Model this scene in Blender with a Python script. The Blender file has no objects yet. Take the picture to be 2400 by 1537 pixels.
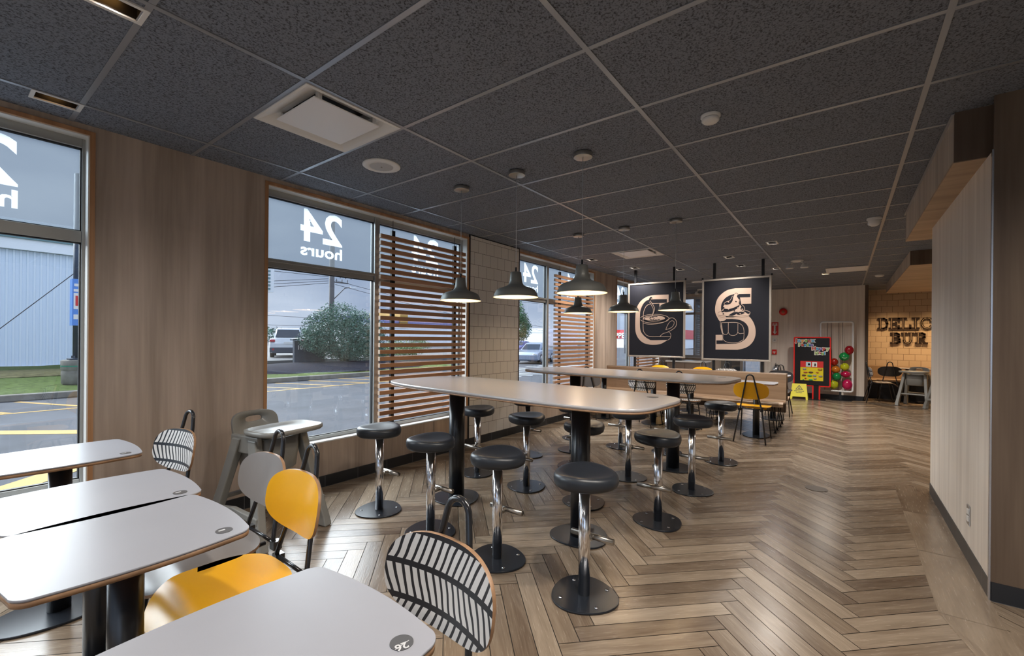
import bpy, math, random
from mathutils import Vector, Matrix
PI = math.pi
S = bpy.context.scene
COL = S.collection
random.seed(7)

# ---------------------------------------------------------------- camera
F_PX, YAW, ROLL, SX, SY, HC = 1039.2, 0.64785, 0.00873, -7.5, 25.3, 1.317
cam_data = bpy.data.cameras.new('camera')
cam_data.sensor_width = 36.0
cam_data.lens = F_PX * 36.0 / 2400.0
cam_data.shift_x = -SX / 2400.0
cam_data.shift_y = SY / 2400.0
cam_data.clip_start = 0.02
cam_data.clip_end = 500
cam = bpy.data.objects.new('camera', cam_data)
COL.objects.link(cam)
f = Vector((math.cos(YAW), math.sin(YAW), 0))
r0 = Vector((math.sin(YAW), -math.cos(YAW), 0))
u0 = Vector((0, 0, 1))
R_ = math.cos(ROLL) * r0 + math.sin(ROLL) * u0
U_ = -math.sin(ROLL) * r0 + math.cos(ROLL) * u0
cam.matrix_world = Matrix(((R_.x, U_.x, -f.x, 0), (R_.y, U_.y, -f.y, 0), (R_.z, U_.z, -f.z, HC), (0, 0, 0, 1)))
S.camera = cam

# ---------------------------------------------------------------- colour management, sampling
S.view_settings.view_transform = 'Standard'
S.view_settings.look = 'None'
S.view_settings.gamma = 1.0
S.view_settings.use_curve_mapping = False
S.view_settings.exposure = 1.35
S.cycles.use_denoising = True
S.cycles.max_bounces = 8
S.cycles.diffuse_bounces = 4
S.cycles.glossy_bounces = 4
S.cycles.transmission_bounces = 4
S.cycles.transparent_max_bounces = 12
S.cycles.sample_clamp_indirect = 4.0
S.cycles.caustics_reflective = False
S.cycles.caustics_refractive = False

# ---------------------------------------------------------------- world: overcast sky
W = bpy.data.worlds.new('World')
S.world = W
W.use_nodes = True
nt = W.node_tree
nt.nodes.clear()
o_ = nt.nodes.new('ShaderNodeOutputWorld')
bg = nt.nodes.new('ShaderNodeBackground')
tc = nt.nodes.new('ShaderNodeTexCoord')
mp = nt.nodes.new('ShaderNodeMapping')
mp.inputs['Scale'].default_value = (1.2, 1.2, 3.5)
nz = nt.nodes.new('ShaderNodeTexNoise')
nz.inputs['Scale'].default_value = 2.2
nz.inputs['Detail'].default_value = 5
rp = nt.nodes.new('ShaderNodeValToRGB')
rp.color_ramp.elements[0].position = 0.33
rp.color_ramp.elements[0].color = (0.26, 0.32, 0.45, 1)
rp.color_ramp.elements[1].position = 0.68
rp.color_ramp.elements[1].color = (0.50, 0.55, 0.66, 1)
nt.links.new(tc.outputs['Generated'], mp.inputs[0])
nt.links.new(mp.outputs[0], nz.inputs['Vector'])
nt.links.new(nz.outputs[0], rp.inputs[0])
nt.links.new(rp.outputs[0], bg.inputs[0])
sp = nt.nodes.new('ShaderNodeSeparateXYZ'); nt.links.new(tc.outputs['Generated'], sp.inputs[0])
mr = nt.nodes.new('ShaderNodeMapRange'); mr.interpolation_type = 'SMOOTHSTEP'      # extra sky brightness added on the unseen side, lighting the warehouse and room
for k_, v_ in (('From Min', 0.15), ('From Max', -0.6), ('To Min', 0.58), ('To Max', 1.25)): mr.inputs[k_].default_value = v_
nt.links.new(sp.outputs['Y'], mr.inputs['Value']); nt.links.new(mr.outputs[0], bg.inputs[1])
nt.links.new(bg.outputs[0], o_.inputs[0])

# ---------------------------------------------------------------- sun behind thick cloud (very soft)
def sun(name, az, el, strength, angle, col):
    d = bpy.data.lights.new(name, 'SUN')
    d.energy = strength
    d.angle = math.radians(angle)
    d.color = col
    o = bpy.data.objects.new(name, d)
    COL.objects.link(o)
    dirv = Vector((math.cos(el) * math.cos(az), math.cos(el) * math.sin(az), math.sin(el)))
    o.rotation_euler = dirv.to_track_quat('Z', 'Y').to_euler()
    o.location = dirv * 30 + Vector((5, 0, 0))
sun('sun', math.radians(100), math.radians(29), 7.0, 80, (0.93, 0.97, 1.0))

# ---------------------------------------------------------------- materials
def newmat(name):
    m = bpy.data.materials.new(name)
    m.use_nodes = True
    n = m.node_tree
    b = n.nodes['Principled BSDF']
    return m, n, b
def mat(name, col, rough=0.5, metal=0.0, spec=0.5, emit=None, es=0.0, bump=0.0, bscale=60, var=0.0, vscale=4.0, coat=0.0):
    m, n, b = newmat(name)
    b.inputs['Base Color'].default_value = (*col, 1)
    b.inputs['Roughness'].default_value = rough
    b.inputs['Metallic'].default_value = metal
    b.inputs['Specular IOR Level'].default_value = spec
    b.inputs['Coat Weight'].default_value = coat
    if emit:
        b.inputs['Emission Color'].default_value = (*emit, 1)
        b.inputs['Emission Strength'].default_value = es
    if var or bump:
        t = n.nodes.new('ShaderNodeTexCoord')
    if var:
        z = n.nodes.new('ShaderNodeTexNoise'); z.inputs['Scale'].default_value = vscale; z.inputs['Detail'].default_value = 6
        r = n.nodes.new('ShaderNodeValToRGB')
        r.color_ramp.elements[0].position = 0.3; r.color_ramp.elements[1].position = 0.7
        r.color_ramp.elements[0].color = (*[c * (1 - var) for c in col], 1)
        r.color_ramp.elements[1].color = (*[min(1, c * (1 + var)) for c in col], 1)
        n.links.new(t.outputs['Object'], z.inputs['Vector'])
        n.links.new(z.outputs[0], r.inputs[0]); n.links.new(r.outputs[0], b.inputs['Base Color'])
    if bump:
        z = n.nodes.new('ShaderNodeTexNoise'); z.inputs['Scale'].default_value = bscale; z.inputs['Detail'].default_value = 4
        bp = n.nodes.new('ShaderNodeBump'); bp.inputs['Strength'].default_value = bump; bp.inputs['Distance'].default_value = 0.01
        n.links.new(t.outputs['Object'], z.inputs['Vector'])
        n.links.new(z.outputs[0], bp.inputs['Height']); n.links.new(bp.outputs[0], b.inputs['Normal'])
    return m
def wood(name, c0, c1, axis='Z', rough=0.5, fine=1.0, seed=0.0, spec=0.35):
    """streaky laminate; the grain runs along the given object axis"""
    m, n, b = newmat(name)
    t = n.nodes.new('ShaderNodeTexCoord')
    def mapping(along, across):
        q = n.nodes.new('ShaderNodeMapping')
        s = [across] * 3
        s['XYZ'.index(axis)] = along
        q.inputs['Scale'].default_value = s
        q.inputs['Location'].default_value = (seed, seed * 1.7, seed * .3)
        n.links.new(t.outputs['Object'], q.inputs[0])
        return q
    q1 = mapping(0.45, 5.5 * fine); q2 = mapping(1.6, 48.0 * fine)
    a = n.nodes.new('ShaderNodeTexNoise'); a.inputs['Scale'].default_value = 1.0; a.inputs['Detail'].default_value = 5; a.inputs['Distortion'].default_value = 0.6
    c = n.nodes.new('ShaderNodeTexNoise'); c.inputs['Scale'].default_value = 1.0; c.inputs['Detail'].default_value = 3
    n.links.new(q1.outputs[0], a.inputs['Vector']); n.links.new(q2.outputs[0], c.inputs['Vector'])
    mx = n.nodes.new('ShaderNodeMath'); mx.operation = 'MULTIPLY_ADD'; mx.inputs[1].default_value = 0.22
    n.links.new(c.outputs[0], mx.inputs[0])
    ml = n.nodes.new('ShaderNodeMath'); ml.operation = 'MULTIPLY'; ml.inputs[1].default_value = 0.82
    n.links.new(a.outputs[0], ml.inputs[0]); n.links.new(ml.outputs[0], mx.inputs[2])
    r = n.nodes.new('ShaderNodeValToRGB')
    r.color_ramp.elements[0].position = 0.34; r.color_ramp.elements[0].color = (*c0, 1)
    r.color_ramp.elements[1].position = 0.68; r.color_ramp.elements[1].color = (*c1, 1)
    n.links.new(mx.outputs[0], r.inputs[0]); n.links.new(r.outputs[0], b.inputs['Base Color'])
    b.inputs['Roughness'].default_value = rough
    b.inputs['Specular IOR Level'].default_value = spec
    return m
def bricks(name, c1, c2, cm, bw, bh, mortar, axis='XZ', rough=0.25, off=0.5, bump=0.4, loc=(0, 0)):
    m, n, b = newmat(name)
    t = n.nodes.new('ShaderNodeTexCoord')
    s = n.nodes.new('ShaderNodeSeparateXYZ'); cb = n.nodes.new('ShaderNodeCombineXYZ')
    n.links.new(t.outputs['Object'], s.inputs[0])
    for k, ax in enumerate(axis):
        ad = n.nodes.new('ShaderNodeMath'); ad.operation = 'ADD'; ad.inputs[1].default_value = loc[k]
        n.links.new(s.outputs['XYZ'.index(ax)], ad.inputs[0]); n.links.new(ad.outputs[0], cb.inputs[k])
    k = n.nodes.new('ShaderNodeTexBrick')
    k.offset = off; k.squash = 1.0
    k.inputs['Scale'].default_value = 1.0
    k.inputs['Brick Width'].default_value = bw; k.inputs['Row Height'].default_value = bh
    k.inputs['Mortar Size'].default_value = mortar; k.inputs['Mortar Smooth'].default_value = 0.1
    k.inputs['Color1'].default_value = (*c1, 1); k.inputs['Color2'].default_value = (*c2, 1); k.inputs['Mortar'].default_value = (*cm, 1)
    n.links.new(cb.outputs[0], k.inputs['Vector'])
    n.links.new(k.outputs['Color'], b.inputs['Base Color'])
    iv = n.nodes.new('ShaderNodeMath'); iv.operation = 'SUBTRACT'; iv.inputs[0].default_value = 1.0
    n.links.new(k.outputs['Fac'], iv.inputs[1])
    bp = n.nodes.new('ShaderNodeBump'); bp.inputs['Strength'].default_value = bump; bp.inputs['Distance'].default_value = 0.004
    n.links.new(iv.outputs[0], bp.inputs['Height']); n.links.new(bp.outputs[0], b.inputs['Normal'])
    b.inputs['Roughness'].default_value = rough
    return m
def leafprint(name, uax, vax, pitch, band, v0, ground=(0.72, 0.70, 0.68), ink=(0.012, 0.013, 0.018)):
    """black herringbone leaf print on white laminate"""
    m, n, b = newmat(name)
    N = n.nodes; L = n.links
    t = N.new('ShaderNodeTexCoord'); s = N.new('ShaderNodeSeparateXYZ'); L.new(t.outputs['Object'], s.inputs[0])
    def M(op, a, b_=None, c=None):
        q = N.new('ShaderNodeMath'); q.operation = op
        for i, v in enumerate((a, b_, c)):
            if v is None: continue
            if isinstance(v, (int, float)): q.inputs[i].default_value = v
            else: L.new(v, q.inputs[i])
        return q.outputs[0]
    u = s.outputs['XYZ'.index(uax)]; v = s.outputs['XYZ'.index(vax)]
    vv = M('DIVIDE', M('ADD', v, v0), band)
    tri = M('PINGPONG', vv, 1.0)                      # chevron
    uu = M('ADD', u, M('MULTIPLY', tri, band * 0.42))
    nzz = N.new('ShaderNodeTexNoise'); nzz.inputs['Scale'].default_value = 7; nzz.inputs['Detail'].default_value = 1
    L.new(t.outputs['Object'], nzz.inputs['Vector'])
    uu = M('ADD', uu, M('MULTIPLY', nzz.outputs[0], pitch * 1.6))
    st = M('LESS_THAN', M('FRACT', M('DIVIDE', uu, pitch)), 0.36)
    fr = M('FRACT', vv)
    ln = M('LESS_THAN', M('PINGPONG', M('ADD', fr, 0.0), 0.5), 0.085)
    mk = M('MAXIMUM', st, ln)
    mx = N.new('ShaderNodeMix'); mx.data_type = 'RGBA'
    mx.inputs['A'].default_value = (*ground, 1); mx.inputs['B'].default_value = (*ink, 1)
    L.new(mk, mx.inputs['Factor']); L.new(mx.outputs['Result'], b.inputs['Base Color'])
    b.inputs['Roughness'].default_value = 0.32
    return m
def thin_glass(name, gloss=0.07, tint=(0.93, 0.96, 0.97), rough=0.0):
    m = bpy.data.materials.new(name); m.use_nodes = True
    n = m.node_tree; n.nodes.clear()
    o = n.nodes.new('ShaderNodeOutputMaterial'); mx = n.nodes.new('ShaderNodeMixShader')
    a = n.nodes.new('ShaderNodeBsdfTransparent'); a.inputs[0].default_value = (*tint, 1)
    g = n.nodes.new('ShaderNodeBsdfGlossy'); g.inputs['Roughness'].default_value = rough; g.inputs[0].default_value = (0.9, 0.95, 1, 1)
    mx.inputs[0].default_value = gloss
    n.links.new(a.outputs[0], mx.inputs[1]); n.links.new(g.outputs[0], mx.inputs[2]); n.links.new(mx.outputs[0], o.inputs[0])
    return m
def film(name, see, col, trans):
    m = bpy.data.materials.new(name); m.use_nodes = True
    n = m.node_tree; n.nodes.clear()
    o = n.nodes.new('ShaderNodeOutputMaterial'); mx = n.nodes.new('ShaderNodeMixShader')
    a = n.nodes.new('ShaderNodeBsdfTransparent'); a.inputs[0].default_value = (*trans, 1)
    g = n.nodes.new('ShaderNodeBsdfTranslucent'); g.inputs[0].default_value = (*col, 1)
    mx.inputs[0].default_value = 1 - see
    n.links.new(a.outputs[0], mx.inputs[1]); n.links.new(g.outputs[0], mx.inputs[2]); n.links.new(mx.outputs[0], o.inputs[0])
    return m

WALLC0, WALLC1 = (0.30, 0.235, 0.19), (0.54, 0.44, 0.365)
M = {}
M['wall'] = wood('wall_laminate', WALLC0, WALLC1, 'Z', 0.45)
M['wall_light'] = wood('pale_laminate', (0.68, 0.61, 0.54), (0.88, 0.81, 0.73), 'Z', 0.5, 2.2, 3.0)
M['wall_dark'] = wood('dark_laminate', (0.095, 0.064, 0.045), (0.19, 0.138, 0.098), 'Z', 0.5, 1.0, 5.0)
M['soffit'] = wood('soffit_laminate', (0.36, 0.25, 0.16), (0.56, 0.41, 0.28), 'Y', 0.5, 1.0, 2.0)
M['beam_side'] = wood('beam_side_laminate', (0.36, 0.30, 0.25), (0.60, 0.52, 0.44), 'Z', 0.5, 1.6, 7.0)
M['bench'] = wood('bench_oak', (0.20, 0.125, 0.075), (0.34, 0.23, 0.145), 'Y', 0.38, 1.3, 1.0, 0.5)
M['slat'] = wood('slat_wood', (0.34, 0.17, 0.09), (0.55, 0.31, 0.18), 'X', 0.45, 1.5)
M['slat_end'] = mat('slat_end_wood', (0.55, 0.40, 0.29), 0.5)
M['casing'] = wood('casing_wood', (0.33, 0.16, 0.07), (0.52, 0.29, 0.15), 'Z', 0.45, 2.0)
M['lining'] = mat('reveal_lining', (0.70, 0.68, 0.64), 0.45)
M['sill'] = mat('white_sill', (0.78, 0.80, 0.82), 0.3)
M['alu'] = mat('aluminium_frame', (0.42, 0.42, 0.40), 0.35, 0.6)
M['alu_light'] = mat('light_aluminium', (0.66, 0.68, 0.70), 0.35, 0.4)
M['gasket'] = mat('black_gasket', (0.01, 0.01, 0.012), 0.6)
M['glass'] = thin_glass('window_glass')
M['film'] = film('frosted_film', 0.92, (0.50, 0.53, 0.56), (0.56, 0.61, 0.64))
M['film_white'] = film('bright_cutout', 0.10, (0.98, 0.98, 1.0), (1, 1, 1))  # white sheet imitating bright sky seen through clear cut-out letters
M['basetile'] = bricks('black_base_tile', (0.018, 0.020, 0.024), (0.022, 0.024, 0.028), (0.10, 0.105, 0.11), 0.33, 0.4, 0.003, 'XZ', 0.35)
M['black_trim'] = mat('black_trim', (0.012, 0.012, 0.014), 0.4)
M['tile'] = bricks('cream_wall_tile', (0.70, 0.66, 0.61), (0.74, 0.70, 0.65), (0.16, 0.14, 0.12), 0.152, 0.152, 0.0022, 'XZ', 0.16, loc=(-4.02, -0.10))
M['tile_warm'] = bricks('cream_brick_tile', (0.62, 0.48, 0.33), (0.66, 0.51, 0.36), (0.22, 0.14, 0.08), 0.203, 0.143, 0.0035, 'YZ', 0.3, loc=(0, -0.03))
M['tbar'] = mat('ceiling_grid_metal', (0.36, 0.38, 0.42), 0.33, 0.55)
M['white'] = mat('white_enamel', (0.75, 0.74, 0.72), 0.4)
M['white_glow'] = mat('white_diffuser_panel', (0.80, 0.80, 0.82), 0.4)
M['grey_perf'] = mat('grey_speaker_grille', (0.45, 0.45, 0.46), 0.5)
M['black'] = mat('black_steel', (0.013, 0.014, 0.017), 0.28, 0.0, 0.6)
M['black_tube'] = mat('black_tube_enamel', (0.016, 0.016, 0.018), 0.22, 0.0, 0.6)
M['base_black'] = mat('black_base_plate', (0.020, 0.024, 0.032), 0.27, 0.3, 0.6)
M['seat_black'] = mat('black_moulded_seat', (0.020, 0.024, 0.031), 0.38, 0.0, 0.5)
M['chrome'] = mat('chrome', (0.86, 0.86, 0.88), 0.14, 1.0)
M['brushed'] = mat('brushed_steel', (0.42, 0.39, 0.35), 0.3, 1.0)
M['table'] = mat('table_laminate', (0.32, 0.325, 0.36), 0.33, 0.0, 0.35, var=0.035, vscale=3.0)
M['table_bar'] = mat('bar_table_laminate', (0.42, 0.405, 0.41), 0.24, 0.0, 0.8)
M['ply'] = mat('plywood_edge', (0.30, 0.17, 0.09), 0.5, var=0.25, vscale=30)
M['yellow'] = mat('yellow_laminate', (0.83, 0.42, 0.010), 0.24, 0.0, 0.5)
M['grey_lam'] = mat('grey_laminate', (0.22, 0.20, 0.19), 0.26, 0.0, 0.5)
M['black_lam'] = mat('black_laminate', (0.02, 0.02, 0.022), 0.35)
M['print_back'] = leafprint('leaf_print_back', 'Y', 'Z', 0.026, 0.088, 0.070)
M['print_seat'] = leafprint('leaf_print_seat', 'Y', 'X', 0.026, 0.088, 0.0)
M['disc'] = mat('table_number_disc', (0.10, 0.10, 0.105), 0.3)
M['disc_text'] = mat('disc_lettering', (0.55, 0.55, 0.56), 0.4)
M['highchair'] = mat('grey_moulded_plastic', (0.26, 0.26, 0.245), 0.33, 0.0, 0.5)
M['shade'] = mat('bronze_lamp_shade', (0.27, 0.265, 0.24), 0.38, 0.35)
M['shade_in'] = mat('cream_shade_lining', (0.85, 0.72, 0.55), 0.5)
M['cord'] = mat('pale_cord', (0.55, 0.58, 0.62), 0.4)
M['canopy'] = mat('nickel_canopy', (0.42, 0.40, 0.36), 0.3, 0.9)
M['bulb'] = mat('warm_bulb', (1, 0.8, 0.5), 0.4, emit=(1.0, 0.72, 0.38), es=14.0)
M['bulb_dim'] = mat('amber_lamp_reflector', (1, 0.6, 0.25), 0.4, emit=(1.0, 0.50, 0.14), es=1.2)
M['lamp_dark'] = mat('dark_lamp_baffle', (0.10, 0.09, 0.08), 0.3)
M['poster'] = mat('charcoal_poster', (0.013, 0.014, 0.021), 0.55, 0, 0.25)
M['poster_art'] = mat('beige_poster_ink', (0.56, 0.42, 0.34), 0.45)
M['poster_frame'] = mat('champagne_metal_frame', (0.52, 0.47, 0.41), 0.35, 0.5)
M['red'] = mat('red_enamel', (0.75, 0.02, 0.015), 0.35)
M['red_sign'] = mat('red_sign_face', (0.62, 0.03, 0.03), 0.45)
M['sign_yellow'] = mat('yellow_plastic', (0.74, 0.66, 0.03), 0.45)
M['toy_yellow'] = mat('toy_tray_yellow', (0.70, 0.58, 0.02), 0.4)
M['kiosk_black'] = mat('black_display_face', (0.008, 0.008, 0.010), 0.3)
M['chromelike'] = mat('satin_silver', (0.6, 0.6, 0.62), 0.25, 0.9)
M['taupe'] = mat('taupe_laminate', (0.21, 0.15, 0.11), 0.45)
M['worktop'] = mat('white_worktop', (0.78, 0.77, 0.74), 0.3)
M['letter'] = mat('dark_channel_letter', (0.030, 0.017, 0.011), 0.4)
M['letter_in'] = mat('pale_letter_inlay', (0.55, 0.40, 0.26), 0.5)

# acoustic ceiling tile: dark, fissured
m, n, b = newmat('ceiling_tile')
t = n.nodes.new('ShaderNodeTexCoord')
z1 = n.nodes.new('ShaderNodeTexNoise'); z1.inputs['Scale'].default_value = 105; z1.inputs['Detail'].default_value = 5; z1.inputs['Roughness'].default_value = 0.7
r1 = n.nodes.new('ShaderNodeValToRGB')
r1.color_ramp.elements[0].position = 0.36; r1.color_ramp.elements[0].color = (0.030, 0.032, 0.038, 1)
r1.color_ramp.elements[1].position = 0.52; r1.color_ramp.elements[1].color = (0.205, 0.228, 0.278, 1)
bp = n.nodes.new('ShaderNodeBump'); bp.inputs['Strength'].default_value = 0.7; bp.inputs['Distance'].default_value = 0.006
n.links.new(t.outputs['Object'], z1.inputs['Vector']); n.links.new(z1.outputs[0], r1.inputs[0])
n.links.new(r1.outputs[0], b.inputs['Base Color']); n.links.new(z1.outputs[0], bp.inputs['Height']); n.links.new(bp.outputs[0], b.inputs['Normal'])
b.inputs['Roughness'].default_value = 0.85
M['ceil'] = m

# wood-look floor plank: colour varies plank by plank
m, n, b = newmat('floor_plank')
N, L = n.nodes, n.links
uv = N.new('ShaderNodeUVMap'); uv.uv_map = 'UVMap'
at = N.new('ShaderNodeAttribute'); at.attribute_name = 'tone'
q1 = N.new('ShaderNodeMapping'); q1.inputs['Scale'].default_value = (2.2, 16, 1)
q2 = N.new('ShaderNodeMapping'); q2.inputs['Scale'].default_value = (9, 150, 1)
L.new(uv.outputs[0], q1.inputs[0]); L.new(uv.outputs[0], q2.inputs[0])
a1 = N.new('ShaderNodeTexNoise'); a1.inputs['Scale'].default_value = 1; a1.inputs['Detail'].default_value = 5; a1.inputs['Distortion'].default_value = 0.8
a2 = N.new('ShaderNodeTexNoise'); a2.inputs['Scale'].default_value = 1; a2.inputs['Detail'].default_value = 3
L.new(q1.outputs[0], a1.inputs['Vector']); L.new(q2.outputs[0], a2.inputs['Vector'])
def MM(op, a, b_):
    q = N.new('ShaderNodeMath'); q.operation = op
    for i, v in enumerate((a, b_)):
        if isinstance(v, (int, float)): q.inputs[i].default_value = v
        else: L.new(v, q.inputs[i])
    return q.outputs[0]
val = MM('ADD', MM('ADD', MM('MULTIPLY', a1.outputs[0], 0.55), MM('MULTIPLY', a2.outputs[0], 0.25)), MM('MULTIPLY', at.outputs['Fac'], 0.36))
rr = N.new('ShaderNodeValToRGB')
e = rr.color_ramp.elements
e[0].position = 0.30; e[0].color = (0.105, 0.070, 0.047, 1)
e[1].position = 0.85; e[1].color = (0.36, 0.285, 0.210, 1)
x_ = rr.color_ramp.elements.new(0.56); x_.color = (0.215, 0.160, 0.112, 1)
L.new(val, rr.inputs[0]); L.new(rr.outputs[0], b.inputs['Base Color'])
bb = N.new('ShaderNodeBump'); bb.inputs['Strength'].default_value = 0.12; bb.inputs['Distance'].default_value = 0.002
L.new(a2.outputs[0], bb.inputs['Height']); L.new(bb.outputs[0], b.inputs['Normal'])
rg = MM('ADD', MM('MULTIPLY', a2.outputs[0], 0.16), 0.17)
L.new(rg, b.inputs['Roughness'])
M['plank'] = m
M['grout'] = mat('dark_grout', (0.018, 0.016, 0.014), 0.7)

# ---------------------------------------------------------------- mesh helpers
class MB:
    def __init__(s): s.v = []; s.f = []; s.m = []; s.mi = 0; s.sm = []; s.smooth = False
    def add(s, verts, faces):
        k = len(s.v); s.v += [tuple(p) for p in verts]
        for fc in faces:
            s.f.append(tuple(k + i for i in fc)); s.m.append(s.mi); s.sm.append(s.smooth)
        return s
    def mat(s, i): s.mi = i; return s
    def sh(s, on=True): s.smooth = on; return s
    def box(s, x0, x1, y0, y1, z0, z1):
        v = [(x, y, z) for z in (z0, z1) for y in (y0, y1) for x in (x0, x1)]
        return s.add(v, [(0, 2, 3, 1), (4, 5, 7, 6), (0, 1, 5, 4), (2, 6, 7, 3), (0, 4, 6, 2), (1, 3, 7, 5)])
    def prism(s, poly, z0, z1, fn=None):
        fn = fn or (lambda x, y, z: (x, y, z))
        n = len(poly)
        v = [fn(x, y, z0) for x, y in poly] + [fn(x, y, z1) for x, y in poly]
        sm = s.smooth; s.smooth = False
        s.add(v, [tuple(range(n))[::-1], tuple(range(n, 2 * n))]); s.smooth = sm
        k = len(s.v) - 2 * n
        for i in range(n):
            j = (i + 1) % n
            s.f.append((k + i, k + j, k + n + j, k + n + i)); s.m.append(s.mi); s.sm.append(sm)
        return s
    def layers(s, rings, capb=True, capt=True, closed=True):
        n = len(rings[0]); k = len(s.v)
        for r in rings: s.v += [tuple(p) for p in r]
        for a in range(len(rings) - 1):
            for i in range(n if closed else n - 1):
                j = (i + 1) % n
                s.f.append((k + a * n + i, k + a * n + j, k + (a + 1) * n + j, k + (a + 1) * n + i)); s.m.append(s.mi); s.sm.append(s.smooth)
        if capb: s.f.append(tuple(k + i for i in range(n))[::-1]); s.m.append(s.mi); s.sm.append(s.smooth)
        if capt: s.f.append(tuple(k + (len(rings) - 1) * n + i for i in range(n))); s.m.append(s.mi); s.sm.append(s.smooth)
        return s
    def lathe(s, prof, c=(0, 0, 0), n=32, capb=False, capt=False):
        return s.layers([[(c[0] + r * math.cos(2 * PI * i / n), c[1] + r * math.sin(2 * PI * i / n), c[2] + z) for i in range(n)] for r, z in prof], capb, capt)
    def cyl(s, x, y, z0, z1, r, n=24):
        return s.lathe([(r, z0), (r, z1)], (x, y, 0), n, True, True)
    def tube(s, pts, r, n=10, closed=False, flat=1.0):
        P = [Vector(p) for p in pts]; rings = []
        up = None
        for i, p in enumerate(P):
            if closed: t = (P[(i + 1) % len(P)] - P[i - 1])
            else: t = (P[min(i + 1, len(P) - 1)] - P[max(i - 1, 0)])
            t.normalize()
            if up is None:
                up = Vector((0, 0, 1)) if abs(t.z) < 0.9 else Vector((1, 0, 0))
            a = t.cross(up)
            if a.length < 1e-4: a = t.cross(Vector((0.3, 1, 0.2)))
            a.normalize(); b = a.cross(t).normalized(); up = b
            rings.append([p + a * (r * math.cos(2 * PI * k / n)) + b * (r * flat * math.sin(2 * PI * k / n)) for k in range(n)])
        if closed: rings.append(rings[0])
        sm = s.smooth; s.smooth = True
        s.layers(rings, not closed, not closed); s.smooth = sm
        return s
    def ball(s, c, rx, ry, rz, n=20, m_=12):
        rings = []
        for a in range(1, m_):
            th = PI * a / m_
            rings.append([(c[0] + rx * math.sin(th) * math.cos(2 * PI * i / n), c[1] + ry * math.sin(th) * math.sin(2 * PI * i / n), c[2] - rz * math.cos(th)) for i in range(n)])
        sm = s.smooth; s.smooth = True
        s.layers(rings, True, True); s.smooth = sm
        return s
    def build(s, name, mats, parent=None, bevel=0.0, seg=2, label=None, loc=None):
        me = bpy.data.meshes.new(name)
        me.from_pydata(s.v, [], s.f)
        if not isinstance(mats, (list, tuple)): mats = [mats]
        for q in mats: me.materials.append(M[q] if isinstance(q, str) else q)
        me.polygons.foreach_set('material_index', s.m)
        me.polygons.foreach_set('use_smooth', s.sm)
        me.update()
        o = bpy.data.objects.new(name, me)
        COL.objects.link(o)
        if parent is not None: o.parent = parent
        if loc is not None: o.location = loc
        if bevel:
            bv = o.modifiers.new('bevel', 'BEVEL'); bv.width = bevel; bv.segments = seg; bv.limit_method = 'ANGLE'; bv.angle_limit = math.radians(40)
            bv.harden_normals = False
        if label: o['label'] = label
        return o
def B(): return MB()
def thing(name, label, cat, loc=(0, 0, 0), rz=0.0, group=None):
    o = bpy.data.objects.new(name, None); COL.objects.link(o)
    o.empty_display_size = 0.1
    o.location = loc; o.rotation_euler = (0, 0, rz)
    o['label'] = label; o['category'] = cat
    if group: o['group'] = group
    return o
def tag(o, label, cat, group=None, kind=None):
    o['label'] = label; o['category'] = cat
    if group: o['group'] = group
    if kind: o['kind'] = kind
    return o
def struct(o, label=None):
    o['kind'] = 'structure'
    if label: o['label'] = label
    return o
KIDS = {}
def kids(o):
    return [c for c in bpy.data.objects if c.parent == o]
def dup(root, loc, rz, label, group=None):
    """copy a thing with its parts and sub-parts"""
    r = root.copy(); COL.objects.link(r); r.location = loc; r.rotation_euler = (0, 0, rz)
    r['label'] = label
    if group: r['group'] = group
    def rec(src, dst):
        for ch in kids(src):
            c = ch.copy(); COL.objects.link(c); c.parent = dst
            rec(ch, c)
    rec(root, r)
    return r
def superell(a, b, n=2.6, k=48, fn=None):
    out = []
    for i in range(k):
        t = 2 * PI * i / k
        c, s_ = math.cos(t), math.sin(t)
        x = a * math.copysign(abs(c) ** (2 / n), c); y = b * math.copysign(abs(s_) ** (2 / n), s_)
        out.append(fn(x, y) if fn else (x, y))
    return out
def text_mesh(txt, size, depth=0.0, bold=0.0, align='CENTER', spacing=1.0):
    c = bpy.data.curves.new('t', 'FONT'); c.body = txt; c.size = size; c.extrude = depth; c.offset = bold
    c.align_x = align; c.space_character = spacing; c.resolution_u = 3
    o = bpy.data.objects.new('t', c); COL.objects.link(o)
    dg = bpy.context.evaluated_depsgraph_get(); dg.update()
    me = bpy.data.meshes.new_from_object(o.evaluated_get(dg))
    bpy.data.objects.remove(o); bpy.data.curves.remove(c)
    return me
def text_obj(name, txt, size, mt, mw, depth=0.001, bold=0.0, parent=None, align='CENTER', spacing=1.0, label=None):
    me = text_mesh(txt, size, depth, bold, align, spacing); me.name = name
    me.materials.clear(); me.materials.append(M[mt] if isinstance(mt, str) else mt)
    o = bpy.data.objects.new(name, me); COL.objects.link(o)
    if parent is not None: o.parent = parent
    o.matrix_local = mw
    if label: o['label'] = label
    return o
def frame_m(ox, xa, ya, za, sx=1.0):
    m_ = Matrix.Identity(4)
    for r_ in range(3):
        m_[r_][0] = xa[r_] * sx; m_[r_][1] = ya[r_]; m_[r_][2] = za[r_]; m_[r_][3] = ox[r_]
    return m_
def light(name, typ, loc, energy, col, parent=None, size=0.05, spot=120, blend=1.0, target=None):
    d = bpy.data.lights.new(name, typ); d.energy = energy; d.color = col
    if typ == 'SPOT': d.spot_size = math.radians(spot); d.spot_blend = blend; d.shadow_soft_size = size
    elif typ == 'POINT': d.shadow_soft_size = size
    o = bpy.data.objects.new(name, d); COL.objects.link(o)
    if parent is not None: o.parent = parent
    o.location = loc
    return o

CEIL, WY = 2.584, 3.65
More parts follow.
